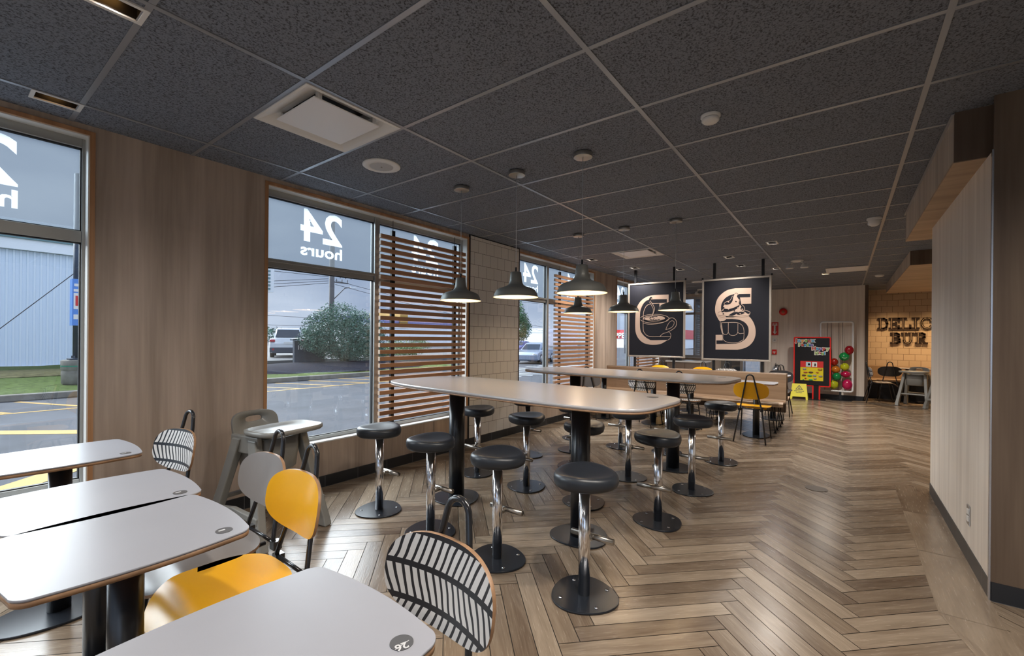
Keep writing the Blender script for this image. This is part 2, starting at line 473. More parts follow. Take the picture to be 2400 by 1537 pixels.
# ================================================================= ROOM SHELL
# ---- floor: herringbone planks at 45 degrees, 0.69 x 0.0986 m
XA, XB, YA, YB = -3.0, 14.0, -4.2, 3.65
Wd, Ln, gap = 0.0986, 0.690, 0.0036
verts, faces, uvs, tones = [], [], [], []
grain = random.Random(3)
def uv2w(u, v): return ((u + v) / math.sqrt(2) + 0.061, (v - u) / math.sqrt(2) + 0.908)
def clip(poly, uvp):
    pts = [(x, y, a, c) for (x, y), (a, c) in zip(poly, uvp)]
    for ax, lim, sg in ((0, XA, 1), (0, XB, -1), (1, YA, 1), (1, YB, -1)):
        out = []
        for i in range(len(pts)):
            p, q = pts[i - 1], pts[i]
            dp, dq = (p[ax] - lim) * sg, (q[ax] - lim) * sg
            if (dp >= 0) != (dq >= 0):
                t_ = dp / (dp - dq); out.append(tuple(p[j] + (q[j] - p[j]) * t_ for j in range(4)))
            if dq >= 0: out.append(q)
        pts = out
        if len(pts) < 3: return None
    return pts
def plank(poly, uvp, z=0.0):
    c = clip(poly, uvp)
    if not c: return
    k = len(verts)
    verts.extend((p[0], p[1], z) for p in c)
    faces.append(tuple(range(k, k + len(c))))
    ou, ov = grain.random() * 50, grain.random() * 50
    uvs.extend((p[2] + ou, p[3] + ov) for p in c)
    tones.append(grain.random())
for bidx in range(-9, 9):
    for k in range(-70, 140):
        u_, v_ = k * Wd - bidx * Ln, k * Wd + bidx * Ln
        cx, cy = uv2w(u_, v_)
        if cx < XA - 1.2 or cx > XB + 1.2 or cy < YA - 1.2 or cy > YB + 1.2: continue
        g = gap / 2
        # plank running away from the windows
        a0, a1, b0, b1 = u_ + g, u_ + Ln - g, v_ + g, v_ + Wd - g
        plank([uv2w(a0, b0), uv2w(a1, b0), uv2w(a1, b1), uv2w(a0, b1)], [(0, 0), (Ln, 0), (Ln, Wd), (0, Wd)])
        a0, a1, b0, b1 = u_ - Wd + g, u_ - g, v_ + g, v_ + Ln - g
        plank([uv2w(a0, b0), uv2w(a1, b0), uv2w(a1, b1), uv2w(a0, b1)], [(0, 0), (0, Wd), (Ln, Wd), (Ln, 0)])
# border planks along the partition
for x0 in (3.0, 3.82, 4.64):
    plank([(x0, -0.604), (x0 + 0.815, -0.604), (x0 + 0.815, -0.375), (x0, -0.375)], [(0, 0), (.8, 0), (.8, .2), (0, .2)], 0.0012)
plank([(2.2, -0.75), (2.998, -0.75), (2.998, -0.375), (2.2, -0.56)], [(0, 0), (.8, 0), (.8, .2), (0, .2)], 0.0012)
k = len(verts)
verts += [(XA, YA, -0.003), (XB, YA, -0.003), (XB, YB, -0.003), (XA, YB, -0.003), (XA, YA, -0.15), (XB, YA, -0.15), (XB, YB, -0.15), (XA, YB, -0.15)]
uvs += [(0, 0)] * 0
nplank = len(faces)
faces += [(k, k + 1, k + 2, k + 3), (k + 7, k + 6, k + 5, k + 4), (k, k + 4, k + 5, k + 1), (k + 1, k + 5, k + 6, k + 2), (k + 2, k + 6, k + 7, k + 3), (k + 3, k + 7, k + 4, k)]
me = bpy.data.meshes.new('floor'); me.from_pydata(verts, [], faces)
me.materials.append(M['plank']); me.materials.append(M['grout'])
me.polygons.foreach_set('material_index', [0] * nplank + [1] * 6)
ul = me.uv_layers.new(name='UVMap')
flat = []
for p in uvs: flat += [p[0], p[1]]
flat += [0.0] * (2 * len(me.loops) - len(flat))
ul.data.foreach_set('uv', flat)
ta = me.attributes.new('tone', 'FLOAT', 'FACE'); ta.data.foreach_set('value', tones + [0.0] * 6)
me.update()
fo = bpy.data.objects.new('floor', me); COL.objects.link(fo)
struct(fo, 'wood-look plank floor laid in herringbone')

# ---- ceiling with its metal grid
DIFF = [(1.435, 2.43), (6.315, 2.42)]
DLXY = [(.43, 3.40), (.43, 2.23), (6.39, 3.20), (7.55, 2.95), (8.14, 2.35), (7.35, 1.40), (8.30, 1.40), (6.6, .75), (8.95, .95), (10.15, .29), (-1.6, 1.6), (-1.2, -.6), (1.25, .3), (1.85, -.30), (7.0, -2.2), (13.3, -.9), (13.3, -1.7), (13.3, -2.6)]
holes = [(x - .29, x + .29, y - .29, y + .29) for x, y in DIFF] + [(x - .086, x + .086, y - .048, y + .048) for x, y in DLXY]
rects = [(XA, XB, YA, 3.77)]
for hx0, hx1, hy0, hy1 in holes:
    out_ = []
    for (a, b_2, c, d) in rects:
        if hx1 <= a or hx0 >= b_2 or hy1 <= c or hy0 >= d: out_.append((a, b_2, c, d)); continue
        if hx0 > a: out_.append((a, hx0, c, d))
        if hx1 < b_2: out_.append((hx1, b_2, c, d))
        m0, m1 = max(a, hx0), min(b_2, hx1)
        if hy0 > c: out_.append((m0, m1, c, hy0))
        if hy1 < d: out_.append((m0, m1, hy1, d))
    rects = out_
c_ = B()
for q in rects: c_.box(q[0], q[1], q[2], q[3], CEIL, CEIL + 0.12)
c_.box(XA, XB, YA, 3.77, CEIL + .12, CEIL + .2).mat(1)
GX0, GY0 = 0.520, 3.345
for j in range(-6, 23):
    x = GX0 + 0.61 * j
    if XA < x < XB: c_.box(x - 0.012, x + 0.012, YA, WY, CEIL - 0.0035, CEIL - 0.0002)
for i in range(0, 7):
    y = GY0 - 1.22 * i
    c_.box(XA, XB, y - 0.012, y + 0.012, CEIL - 0.0045, CEIL - 0.0003)
c_.mat(0)
struct(c_.build('ceiling', ['ceil', 'tbar']), 'charcoal acoustic tile ceiling in a grey metal grid')

# ---- window wall
SILL, HEAD = 0.39, 2.53
OPEN = [(-1.75, 0.61), (1.64, 3.985), (5.05, 7.40), (8.40, 11.0)]
w_ = B()
xs = [XA] + [q for o in OPEN for q in o] + [12.77]
for i in range(0, len(xs), 2): w_.box(xs[i], xs[i + 1], WY, WY + 0.13, 0.0, CEIL)
for a, c in OPEN:
    w_.box(a, c, WY, WY + 0.13, 0.0, SILL); w_.box(a, c, WY, WY + 0.13, HEAD, CEIL)
struct(w_.build('wall_left', 'wall'), 'brown wood laminate window wall')
mull = [-0.62, 2.735, 5.93, 9.28]
for i, (a, c) in enumerate(OPEN):
    win = bpy.data.objects.new('window_%d' % (i + 1), None); COL.objects.link(win); struct(win)
    fr = B(); y0, y1 = 3.735, 3.80
    fr.box(a, a + 0.045, y0, y1, SILL, HEAD).box(c - 0.026, c, y0, y1, SILL, HEAD)
    fr.box(a + .045, c - .026, y0, y1, HEAD - 0.065, HEAD).box(a + .045, c - .026, y0, y1, SILL, SILL + 0.045)
    fr.box(mull[i] - 0.028, mull[i] + 0.028, y0 - 0.01, y1, SILL, HEAD)
    fr.box(a + .045, mull[i] - .028, y0 + 0.004, y1, 1.885, 1.955).box(mull[i] + .028, c - .026, y0 + 0.004, y1, 1.885, 1.955)
    fr.box(a + .045, mull[i] - .028, y0 - 0.012, y0 + 0.004, 1.93, 1.955)
    fr.build('window_frame', 'alu', win, 0.002, 1)
    gk = B()
    for (p, q) in ((a + .045, mull[i] - .028), (mull[i] + .028, c - .026)):
        for (z0, z1) in ((SILL + .045, 1.885), (1.955, HEAD - .065)):
            for bx_ in ((p, p + .006, z0, z1), (q - .006, q, z0, z1), (p, q, z0, z0 + .006), (p, q, z1 - .006, z1)):
                gk.box(bx_[0], bx_[1], 3.752, 3.778, bx_[2], bx_[3])
    gk.build('gasket', 'gasket', win)
    for (p, q) in ((a + .045, mull[i] - .028), (mull[i] + .028, c - .026)):
        B().box(p + .004, q - .004, 3.766, 3.772, SILL + .049, 1.881).build('pane', 'glass', win)
        B().box(p + .004, q - .004, 3.766, 3.770, 1.959, HEAD - .069).build('frosted_pane', 'film', win, label='frosted upper pane')
    ln = B().box(a, a + 0.012, WY + .004, y0, SILL + .012, HEAD - .012).box(c - 0.012, c, WY + .004, y0, SILL + .012, HEAD - .012).box(a, c, WY + .004, y0, HEAD - 0.012, HEAD)
    ln.build('reveal_lining', 'lining', win)
    B().box(a, c, WY - 0.004, y0, SILL, SILL + 0.014).build('window_sill', 'sill', win, 0.003, 1)
    cs = B().box(a - 0.018, a + 0.006, WY - 0.008, WY + .03, SILL - .0, HEAD + .018).box(c - 0.006, c + 0.018, WY - 0.008, WY + .03, SILL, HEAD + .018)
    cs.box(a + .006, c - .006, WY - 0.008, WY + .03, HEAD - 0.006, HEAD + 0.018)
    cs.build('casing', 'casing', win)

bb_ = B()
bb_.box(XA, 12.65, WY - 0.012, WY, 0.0, 0.098)
struct(bb_.build('baseboard_left', 'basetile'), 'black tile skirting below the windows')
# tiled pier between the second and third window
struct(B().box(4.02, 5.03, WY - 0.010, WY, 0.098, CEIL - 0.012).build('trim_1', 'tile'), 'cream square tiled pier between two windows')
struct(B().box(4.003, 4.02, WY - .013, WY, 0.098, CEIL).box(5.03, 5.045, WY - .013, WY, 0.098, CEIL).box(4.02, 5.03, WY - .013, WY, CEIL - .012, CEIL).build('trim_2', 'black_trim'), 'black edge strip round the tiled pier')
# vertical panel joints
struct(B().box(3.45, 3.454, WY - .001, WY, .1, SILL).box(7.9, 7.903, WY - .001, WY, .1, CEIL).box(6.3, 6.304, WY - .001, WY, .1, SILL).build('trim_3', 'black_trim'))

# ---- end wall beyond the booths (X = 12.65)
EX = 12.65
ew = B()
ew.box(EX, EX + .12, -0.36, 1.58, 0, CEIL).box(EX, EX + .12, 2.58, 3.06, 0, CEIL).box(EX, EX + .12, 3.06, 3.56, 0, 0.86).box(EX, EX + .12, 3.06, 3.56, 2.5, CEIL)
ew.box(EX, EX + .12, 1.58, 2.58, 2.15, CEIL).box(EX, EX + .12, 3.56, 3.65, 0, CEIL)
struct(ew.build('wall_back', 'wall_light'), 'pale wood laminate end wall')
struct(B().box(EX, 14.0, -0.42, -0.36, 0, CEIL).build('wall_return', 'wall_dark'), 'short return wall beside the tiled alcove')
struct(B().box(EX - .012, EX, -0.36, 1.56, 0, 0.10).build('baseboard_back', 'basetile'), 'black skirting of the end wall')
al = B().box(14.0, 14.12, YA, -0.36, 0, CEIL)
struct(al.build('wall_alcove', 'tile_warm'), 'cream brick tiled alcove wall')
d5 = bpy.data.objects.new('window_5', None); COL.objects.link(d5); struct(d5)
B().box(EX, EX + .08, 3.06, 3.11, .86, 2.5).box(EX, EX + .08, 3.51, 3.56, .86, 2.5).box(EX, EX + .08, 3.11, 3.51, 2.44, 2.5).box(EX, EX + .08, 3.11, 3.51, .86, .92).box(EX, EX + .08, 3.24, 3.275, .92, 2.44).box(EX, EX + .08, 3.11, 3.51, 2.02, 2.08).build('window_frame', 'alu_light', d5)
B().box(EX + .04, EX + .046, 3.11, 3.51, .92, 2.44).build('pane', 'glass', d5)
B().box(EX - .10, EX, 3.04, 3.58, .835, .862).build('window_sill', 'sill', d5)
dr = bpy.data.objects.new('door_1', None); COL.objects.link(dr); struct(dr)
B().box(EX, EX + .07, 1.58, 1.68, 0, 2.15).box(EX, EX + .07, 2.48, 2.58, 0, 2.15).box(EX, EX + .07, 1.68, 2.48, 2.05, 2.15).box(EX, EX + .07, 1.68, 2.48, 0, .14).box(EX, EX + .07, 2.06, 2.13, .14, 2.05).build('door_frame', 'alu', dr)
B().box(EX + .03, EX + .036, 1.68, 2.48, .14, 2.05).build('pane', 'glass', dr)
B().tube([(EX - .0, 2.40, .62), (EX - .06, 2.40, .62), (EX - .06, 2.40, 1.15), (EX, 2.40, 1.15)], .011, 8).build('door_handle', 'black', dr)

# ---- partition with its overhead beam, on the right
PX0, PX1, PY = 3.30, 5.30, -0.604
pw = B().box(PX0 + .02, PX1, -1.10, PY, 0.098, 2.31)
struct(pw.build('wall_right', 'wall_light'), 'pale wood laminate partition')
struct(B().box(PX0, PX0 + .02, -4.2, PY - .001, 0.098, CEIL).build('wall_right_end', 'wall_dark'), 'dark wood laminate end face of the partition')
struct(B().box(PX0 + .004, PX0 + .022, PY - .004, PY + .006, 0.0, 2.31).build('trim_4', 'chromelike'), 'slim metal corner strip of the partition')
struct(B().box(PX0 + .022, PX1 - .002, PY, PY + .004, 0.0, 0.098).box(PX0 - .006, PX0, -4.2, PY - .004, 0, .098).box(PX0, PX1, -1.1, PY, 0, .098).build('baseboard_right', 'basetile'), 'black skirting of the partition')
bm = B().mat(0).box(3.44, 5.85, -1.10, -0.475, 2.325, CEIL)
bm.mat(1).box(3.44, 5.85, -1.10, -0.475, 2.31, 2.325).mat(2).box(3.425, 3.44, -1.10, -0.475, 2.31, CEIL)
struct(bm.build('beam_1', ['beam_side', 'soffit', 'wall_dark']), 'wood clad beam over the partition')
struct(B().box(3.42, 5.86, -0.475, -0.462, CEIL - .012, CEIL - .005).build('trim_5', 'tbar'))
b2 = B().mat(0).box(8.27, 12.68, -3.0, -0.72, 2.40, CEIL)
b2.mat(1).box(8.27, 12.68, -3.0, -0.72, 2.385, 2.40).mat(2).box(8.255, 8.27, -3.0, -0.72, 2.385, CEIL)
struct(b2.build('beam_2', ['beam_side', 'soffit', 'wall_dark']), 'second wood clad bulkhead near the alcove')
# ---- walls out of the frame that close the room
struct(B().box(XA - .12, XA, YA, 3.77, 0, .45).box(XA - .12, XA, YA, 3.77, 2.4, CEIL).box(XA - .12, XA, YA, -3.2, .45, 2.4).box(XA - .12, XA, 3.2, 3.77, .45, 2.4).box(XA - .12, XA, 0.05, 0.2, .45, 2.4).build('wall_front', 'wall_light'), 'wall behind the viewer with two large windows added for fill light')
for i, (ya, yb) in enumerate(((-3.2, .05), (.2, 3.2))):  # unseen windows, added to let in fill daylight from behind
    wn = bpy.data.objects.new('window_%d' % (6 + i), None); COL.objects.link(wn); struct(wn)
    B().box(XA - .08, XA - .03, ya, ya + .05, .45, 2.4).box(XA - .08, XA - .03, yb - .05, yb, .45, 2.4).box(XA - .08, XA - .03, ya, yb, .45, .5).box(XA - .08, XA - .03, ya, yb, 2.35, 2.4).build('window_frame', 'alu', wn)
    B().box(XA - .06, XA - .055, ya + .05, yb - .05, .5, 2.35).build('pane', 'glass', wn)
struct(B().box(XA, 14.12, YA - .12, YA, 0, CEIL).build('wall_side', 'wall_light'), 'side wall out of view')

# ================================================================= WINDOW LETTERING (reads from outside)
def lettering(xr, label):
    t_ = thing('window_lettering', label, 'lettering', (xr - 0.2, 3.758, 2.03), 0, '24 hours lettering on the upper panes')
    for body, size, z, wdt, bold, nm in (('24', 0.40, 0.125, 0.40, 0.009, 'numerals'), ('hours', 0.155, 0.0, 0.40, 0.004, 'word')):
        me = text_mesh(body, size, 0.0006, bold)
        xs_ = [v.co.x for v in me.vertices]; ys_ = [v.co.y for v in me.vertices]
        w0, w1, h0, h1 = min(xs_), max(xs_), min(ys_), max(ys_)
        hgt = 0.285 if body == '24' else 0.105
        for v in me.vertices:
            v.co.x = (v.co.x - (w0 + w1) / 2) * wdt / (w1 - w0); v.co.y = (v.co.y - h0) * hgt / (h1 - h0)
        me.materials.clear(); me.materials.append(M['film_white']); me.name = nm
        o = bpy.data.objects.new(nm, me); COL.objects.link(o); o.parent = t_
        o.matrix_local = frame_m((0, 0, z), (-1, 0, 0), (0, 0, 1), (0, 1, 0))
    return t_
lettering(0.322, "white '24 hours' lettering on the window nearest the viewer, cut by the left edge")
lettering(2.366, "white mirrored '24 hours' lettering on the plain upper pane beside the first slat screen")
lettering(3.60, "white '24 hours' lettering half hidden behind the large slat screen")
lettering(5.695, "white mirrored '24 hours' lettering on the window behind the second pendant lamp")
lettering(6.98, "white '24 hours' lettering behind the smaller slat screen")
lettering(9.05, "white '24 hours' lettering on the farthest window beside the cup poster")

# ================================================================= SLAT SCREENS
def slat_screen(x0, x1, ups, label):
    t_ = thing('slat_screen', label, 'screen', (x0, 3.665, SILL), 0, 'slatted timber screens in the windows')
    L_ = x1 - x0
    for k in range(28):
        z = 2.306 - 0.0677 * k - SILL
        s_ = B().mat(0).box(0.002, L_, -.016, .016, z, z + .040).mat(1).box(0, .002, -.016, .016, z, z + .040)
        s_.build('slat', ['slat', 'slat_end'], t_, 0.0015, 1)
    for u_ in ups:
        B().box(u_ - .021 - x0, u_ + .021 - x0, .017, .045, 0.016, 2.41 - SILL).build('upright', 'black', t_)
        B().tube([(u_ - x0, .03, 2.41 - SILL), (u_ - x0, .03, 2.515 - SILL)], .003, 6).build('hanger_rod', 'black', t_)
    return t_
slat_screen(2.72, 3.95, (2.90, 3.80), 'large horizontal timber slat screen beside the cream tiled pier')
slat_screen(6.03, 7.36, (6.24, 7.20), 'timber slat screen in the third window behind the pendants')
slat_screen(9.45, 10.95, (9.7, 10.7), 'farthest timber slat screen, low slats seen under the cup poster')

# ================================================================= BAR TABLES AND STOOLS
def bar_table(loc, label):
    t_ = thing('bar_table', label, 'table', loc, 0, 'long counter height tables')
    rot = math.radians(-4.5)
    def outline(a, b):
        pts = superell(a, b, 5.2, 96)
        out = []
        for x, y in pts:
            x *= 1 - 0.07 * (y / b) ** 2
            out.append((x * math.cos(rot) - y * math.sin(rot), x * math.sin(rot) + y * math.cos(rot)))
        return out
    top = B().sh()
    o1 = outline(0.455, 1.175); o2 = outline(0.45, 1.17)
    top.mat(0).prism(o2, .931, .952)
    top.mat(1).prism(outline(0.452, 1.172), .921, .931)
    top.build('tabletop', ['table_bar', 'ply'], t_)
    for y in (-.57, .57):
        l_ = B().sh().cyl(0, y, .012, .92, .064, 32).build('leg', 'black', t_)
        l2 = B().sh().prism(superell(.19, .19, 2.0, 48, lambda x, q: (x * (1 + .06 * math.cos(3 * math.atan2(q, x))), q * (1 + .06 * math.cos(3 * math.atan2(q, x))) + y)), .0005, .012).build('base_plate', 'base_black', t_, .003, 2)
    o = B().prism([(.15 + .036 * math.cos(a * PI / 12), -1.0 + .036 * math.sin(a * PI / 12)) for a in range(24)], .952, .9535).build('number_disc', 'disc', t_)
    return t_
TB1 = bar_table((2.665, 1.975, 0), 'nearer long bar table with rounded ends, stools on both sides')
TB2 = bar_table((4.68, 1.975, 0), 'farther long bar table in front of the booth benches')

def blob(r, a3=0.05, ph=0.6, a2=0.03, k=56):
    out = []
    for i in range(k):
        t = 2 * PI * i / k
        q = r * (1 + a3 * math.cos(3 * (t - ph)) + a2 * math.cos(2 * (t - ph)))
        out.append((q * math.cos(t), q * math.sin(t)))
    return out
def make_stool():
    t_ = thing('bar_stool', 'x', 'stool', (0, 0, 0), 0, 'black bar stools at the two long tables')
    B().sh().prism(blob(.172, .045, .7, .02), .0005, .011).build('base_plate', 'base_black', t_, .003, 2)
    for a in (0.9, 2.5, 4.1, 5.6):
        x, y = .13 * math.cos(a), .13 * math.sin(a)
        B().sh().cyl(x, y, .011, .0135, .009, 12).build('bolt', 'chrome', t_)
    B().sh().cyl(0, 0, .011, .575, .030, 32).build('column', 'chrome', t_)
    # seat: saddle-dished moulded cushion
    ring0 = blob(.168, .045, .7, .03)
    rings = []
    for sc, z in ((.30, .572), (.88, .573), (.955, .582), (.99, .597), (1.0, .612), (.99, .625), (.955, .636), (.90, .642), (.80, .643), (.62, .637), (.40, .631), (.2, .628), (.05, .627)):
        r_ = []
        for x, y in ring0:
            zz = z
            if z > .60: zz += 0.10 * (x * sc) ** 2 * 2.6 - .06 * (y * sc) ** 2 * 2.0
            r_.append((x * sc, y * sc, zz))
        rings.append(r_)
    B().sh().layers(rings).build('seat', 'seat_black', t_)
    # foot rest: stub plus cross bar on the side of the table (+x)
    fr = B().sh().box(.025, .080, -.010, .010, .262, .286)
    fr.tube([(.088, -.12, .274), (.088, .12, .274)], .016, 16)
    fr.build('footrest', 'brushed', t_)
    return t_
stool0 = make_stool()
STOOLS = [
 (2.059, 1.059, 0, 'front black bar stool, closest to the viewer, at the aisle end of the nearer table'),
 (2.079, 1.647, 0, 'black bar stool right behind the closest one, near side of the first table'),
 (2.093, 2.239, 0, 'third black bar stool from the aisle, near side of the first table'),
 (2.111, 2.826, 0, 'black bar stool nearest the window on the near side of the first table'),
 (3.225, 1.071, PI, 'black bar stool at the aisle end on the far side of the nearer table'),
 (3.230, 1.669, PI, 'black bar stool seen behind the thick black leg of the nearer table'),
 (3.255, 2.253, PI, 'black bar stool in front of the tiled pier with its dished seat fully visible'),
 (3.290, 2.863, PI, 'black bar stool by the window half hidden by the left leg of the nearer table'),
 (4.078, 1.060, 0, 'black bar stool at the aisle end on the near side of the farther table'),
 (4.091, 1.646, 0, 'black bar stool under the right tip of the nearer tabletop'),
 (4.095, 2.240, 0, 'black bar stool mostly hidden behind the nearer table leg, seat edge showing'),
 (4.150, 2.860, 0, 'black bar stool close to the window on the near side of the farther table'),
 (5.243, 1.060, PI, 'farthest black bar stool at the aisle, beside the yellow chair'),
 (5.275, 1.648, PI, 'black bar stool behind the right leg of the farther table'),
 (5.190, 2.189, PI, 'black bar stool on the booth side of the farther table with a cross bar showing'),
 (5.250, 2.850, PI, 'black bar stool nearest the window on the booth side of the farther table'),
]
for i, (x, y, rz, lb) in enumerate(STOOLS):
    if i == 0: stool0.location = (x, y, 0); stool0['label'] = lb
    else: dup(stool0, (x, y, 0), rz, lb)

# ================================================================= PENDANT LAMPS
def make_pendant():
    t_ = thing('pendant_lamp', 'x', 'lamp', (0, 0, 0), 0, 'bronze pendant lamps over the long tables')
    z0 = 1.632
    prof = [(.172, 0), (.168, .006), (.160, .030), (.147, .052), (.128, .064), (.100, .074), (.076, .082), (.060, .092), (.052, .105), (.047, .125), (.040, .186), (.036, .190), (.006, .190)]
    B().sh().lathe([(r, z + z0) for r, z in prof], n=48).build('shade', 'shade', t_)
    B().sh().lathe([(r - .002, z + z0 - (.0005 if i == 0 else .003)) for i, (r, z) in enumerate(prof[:9])] + [(.003, z0 + .10)], n=48).build('shade_lining', 'shade_in', t_)
    B().sh().lathe([(.172, z0 - .0015), (.1735, z0 + .001), (.171, z0 + .003)], n=48).build('rim', 'canopy', t_)
    B().sh().ball((0, 0, z0 + .06), .024, .024, .03, 16, 10).build('bulb', 'bulb', t_)
    B().sh().cyl(0, 0, z0 + .19, z0 + .225, .007, 12).build('cord_grip', 'black', t_)
    B().sh().cyl(0, 0, z0 + .225, CEIL - .03, .0022, 8).build('cord', 'cord', t_)
    B().sh().cyl(0, 0, CEIL - .033, CEIL - .0047, .063, 40).build('canopy', 'canopy', t_, .002, 2)
    l_ = light('lamp_light', 'POINT', (0, 0, z0 + .035), 2.2, (1.0, 0.78, 0.52), t_, .03)
    return t_
pend0 = make_pendant()
PEND = [(2.70, 1.425, 'largest looking bronze pendant lamp, over the aisle end of the nearer table'),
        (2.705, 1.985, 'middle bronze pendant lamp of the three over the nearer table'),
        (2.71, 2.56, 'bronze pendant lamp over the window end of the nearer table, against the slat screen'),
        (4.755, 1.415, 'bronze pendant lamp in front of the right edge of the cup poster'),
        (4.755, 1.985, 'bronze pendant lamp overlapping the left edge of the cup poster'),
        (4.755, 2.56, 'smallest looking bronze pendant lamp, just below the largest one against the far slats')]
for i, (x, y, lb) in enumerate(PEND):
    if i == 0: pend0.location = (x, y, 0); pend0['label'] = lb
    else: dup(pend0, (x, y, 0), 0, lb)

# ================================================================= SMALL TABLES
def small_table(loc, label, half=(.25, .235), rz=0.0, topmat='table', number=None, group='small white dining tables', ph=0.0, bent=1.06):
    t_ = thing('dining_table', label, 'table', loc, rz, group)
    a, b = half
    def ol(k):
        rr2 = .042; out = []
        for cx, cy, a0 in ((a - rr2, b - rr2, 0), (-a + rr2, b - rr2, 90), (-a + rr2, -b + rr2, 180), (a - rr2, -b + rr2, 270)):
            for i in range(9):
                t2 = math.radians(a0 + 90 * i / 8); out.append((cx + (rr2 - k) * math.cos(t2), cy + (rr2 - k) * math.sin(t2)))
            nx_, ny_ = {0: (0, 1), 90: (-1, 0), 180: (0, -1), 270: (1, 0)}[a0]
            for i in range(1, 10):
                q = i / 10; bl_ = .016 * 4 * q * (1 - q)
                if a0 == 0: out.append(((a - rr2) * (1 - 2 * q), b - k + bl_))
                elif a0 == 90: out.append((-a + k - bl_, (b - rr2) * (1 - 2 * q)))
                elif a0 == 180: out.append((-(a - rr2) * (1 - 2 * q), -b + k - bl_))
                else: out.append((a - k + bl_, -(b - rr2) * (1 - 2 * q)))
        return out
    tp = B().sh().mat(0).prism(ol(0), .736, .742).mat(1).prism(ol(.001), .722, .736)
    tp.build('tabletop', [topmat, 'ply'], t_)
    B().box(-.1, .1, -.03, .03, .712, .722).box(-.03, .03, -.1, .1, .712, .722).build('bracket', 'black', t_)
    B().sh().cyl(0, 0, .012, .712, .042, 28).build('leg', 'black', t_)
    B().sh().prism(superell(.25, .17, 2.0, 48), .0005, .012).build('base_plate', 'base_black', t_, .003, 2)
    d_ = B().sh().prism([(a - .062 + .022 * math.cos(q * PI / 16), -b + .052 + .022 * math.sin(q * PI / 16)) for q in range(32)], .742, .7432).build('number_disc', 'disc', t_)
    if number:
        # upside-down for the viewer
        text_obj('number', number, .025, 'disc_text', frame_m((a - .067, -b + .050, .7436), (-.94, .34, 0), (-.34, -.94, 0), (0, 0, 1)), .0001, .0006, d_)
        B().box(a - .083, a - .050, -b + .0445, -b + .0460, .7432, .7434).build('rule', 'disc_text', d_)
    else:
        B().box(a - .075, a - .058, -b + .052, -b + .060, .7432, .7434).build('print', 'disc_text', d_)
    return t_
small_table((.345, .835, 0), 'white dining table in the bottom foreground carrying number disc 26', (.265, .225), 0, number='26')
small_table((.358, 1.652, 0), 'middle white dining table beside the yellow chair, edge to edge with its neighbour', (.245, .243))
small_table((.385, 2.125, 0), 'white dining table in front of the grey chair, pushed against the next table')
small_table((.400, 2.985, 0), 'white dining table right under the first window', (.262, .240))

# ================================================================= CHAIRS
def make_chair(seat_m, back_m, kind):
    t_ = thing('cafe_chair', kind, 'chair')
    # seat shell
    def sz(x): return .452 - (max(0, x - .07) / .13) ** 2 * .075 - (max(0, -x - .14) / .06) ** 2 * -.006
    def srings(z_off, k):
        return [[(x * s_ , y * s_, sz(x * s_) + z_off) for x, y in k] for s_ in (1.0, .85, .6, .3, .03)]
    ol = superell(.20, .205, 3.0, 64)
    s1 = B().sh().mat(0)
    s1.layers(srings(.006, ol), False, True)
    bot = srings(-.006, ol)
    s1.layers(bot, False, True)
    s1.mat(1).layers([[(x, y, sz(x) - .006) for x, y in ol], [(x * 1.004, y * 1.004, sz(x)) for x, y in ol], [(x, y, sz(x) + .006) for x, y in ol]], False, False)
    s1.build('seat', [seat_m, 'ply'], t_, loc=(.04, 0, 0))
    # backrest, curved round the sitter and leaning back
    bo = bpy.data.objects
    def bpnt(y, z, off):
        return (-.235 + 0.95 * y * y - .16 * z + off, y, z)
    olb = superell(.205, .112, 2.7, 64)
    bk = B().sh().mat(0)
    for off, flip in ((.006, 1), (-.006, 0)):
        bk.layers([[bpnt(y * s_, z * s_, off) for y, z in olb] for s_ in (1.0, .85, .65, .4, .2, .03)], False, True)
    bk.mat(1).layers([[bpnt(y, z, -.006) for y, z in olb], [bpnt(y * 1.004, z * 1.006, 0) for y, z in olb], [bpnt(y, z, .006) for y, z in olb]], False, False)
    bk.build('backrest', [back_m, 'ply'], t_, loc=(0, 0, .672))
    # rear tube frame: foot, kink at the seat, narrow loop above the backrest
    R = .0095
    def bx_(z): return -.250 - .16 * (z - .672) + .0
    pts = [(-.300, .185, .004), (-.205, .128, .425), (-.198, .122, .445)]
    pts += [(bx_(.60) + .004, .088, .60), (bx_(.80), .050, .80), (bx_(.835), .043, .835)]
    arc = [(bx_(.84 + .036 * math.sin(a)), .042 * math.cos(a), .84 + .042 * math.sin(a)) for a in [PI * k / 8 for k in range(1, 8)]]
    path = pts + arc + [(x, -y, z) for x, y, z in reversed(pts)]
    B().tube(path, R, 10).build('back_frame', 'black_tube', t_)
    for s_ in (1, -1):
        B().tube([(-.17, .11 * s_, .437), (.11, .150 * s_, .437), (.135, .156 * s_, .40), (.215, .185 * s_, .004)], .0085, 8).build('leg', 'black_tube', t_)
    B().tube([(-.2, .125, .434), (-.2, -.125, .434)], .008, 8).box(-.225, -.19, .11, .145, .405, .440).box(-.225, -.19, -.145, -.11, .405, .440).build('cross_bar', 'black_tube', t_)
    return t_
GC = 'plywood chairs with a black tube loop back'
def put(proto, x, y, rz, label, fresh):
    if fresh:
        proto.location = (x, y, 0); proto.rotation_euler = (0, 0, rz); proto['label'] = label; proto['group'] = GC; return proto
    return dup(proto, (x, y, 0), rz, label, GC)
cy = make_chair('yellow', 'yellow', 'y')
put(cy, .665, 1.705, PI - .03, 'yellow chair in the left foreground tucked between two white tables', True)
put(cy, 6.70, .965, 0, 'yellow chair with its back to the viewer at the aisle end of the booths', False)
put(cy, 9.25, 3.12, PI, 'yellow chair top peeking over the booth back, below the cup poster', False)
put(cy, 9.25, 2.27, PI, 'yellow chair top peeking over the booth back between the two posters', False)
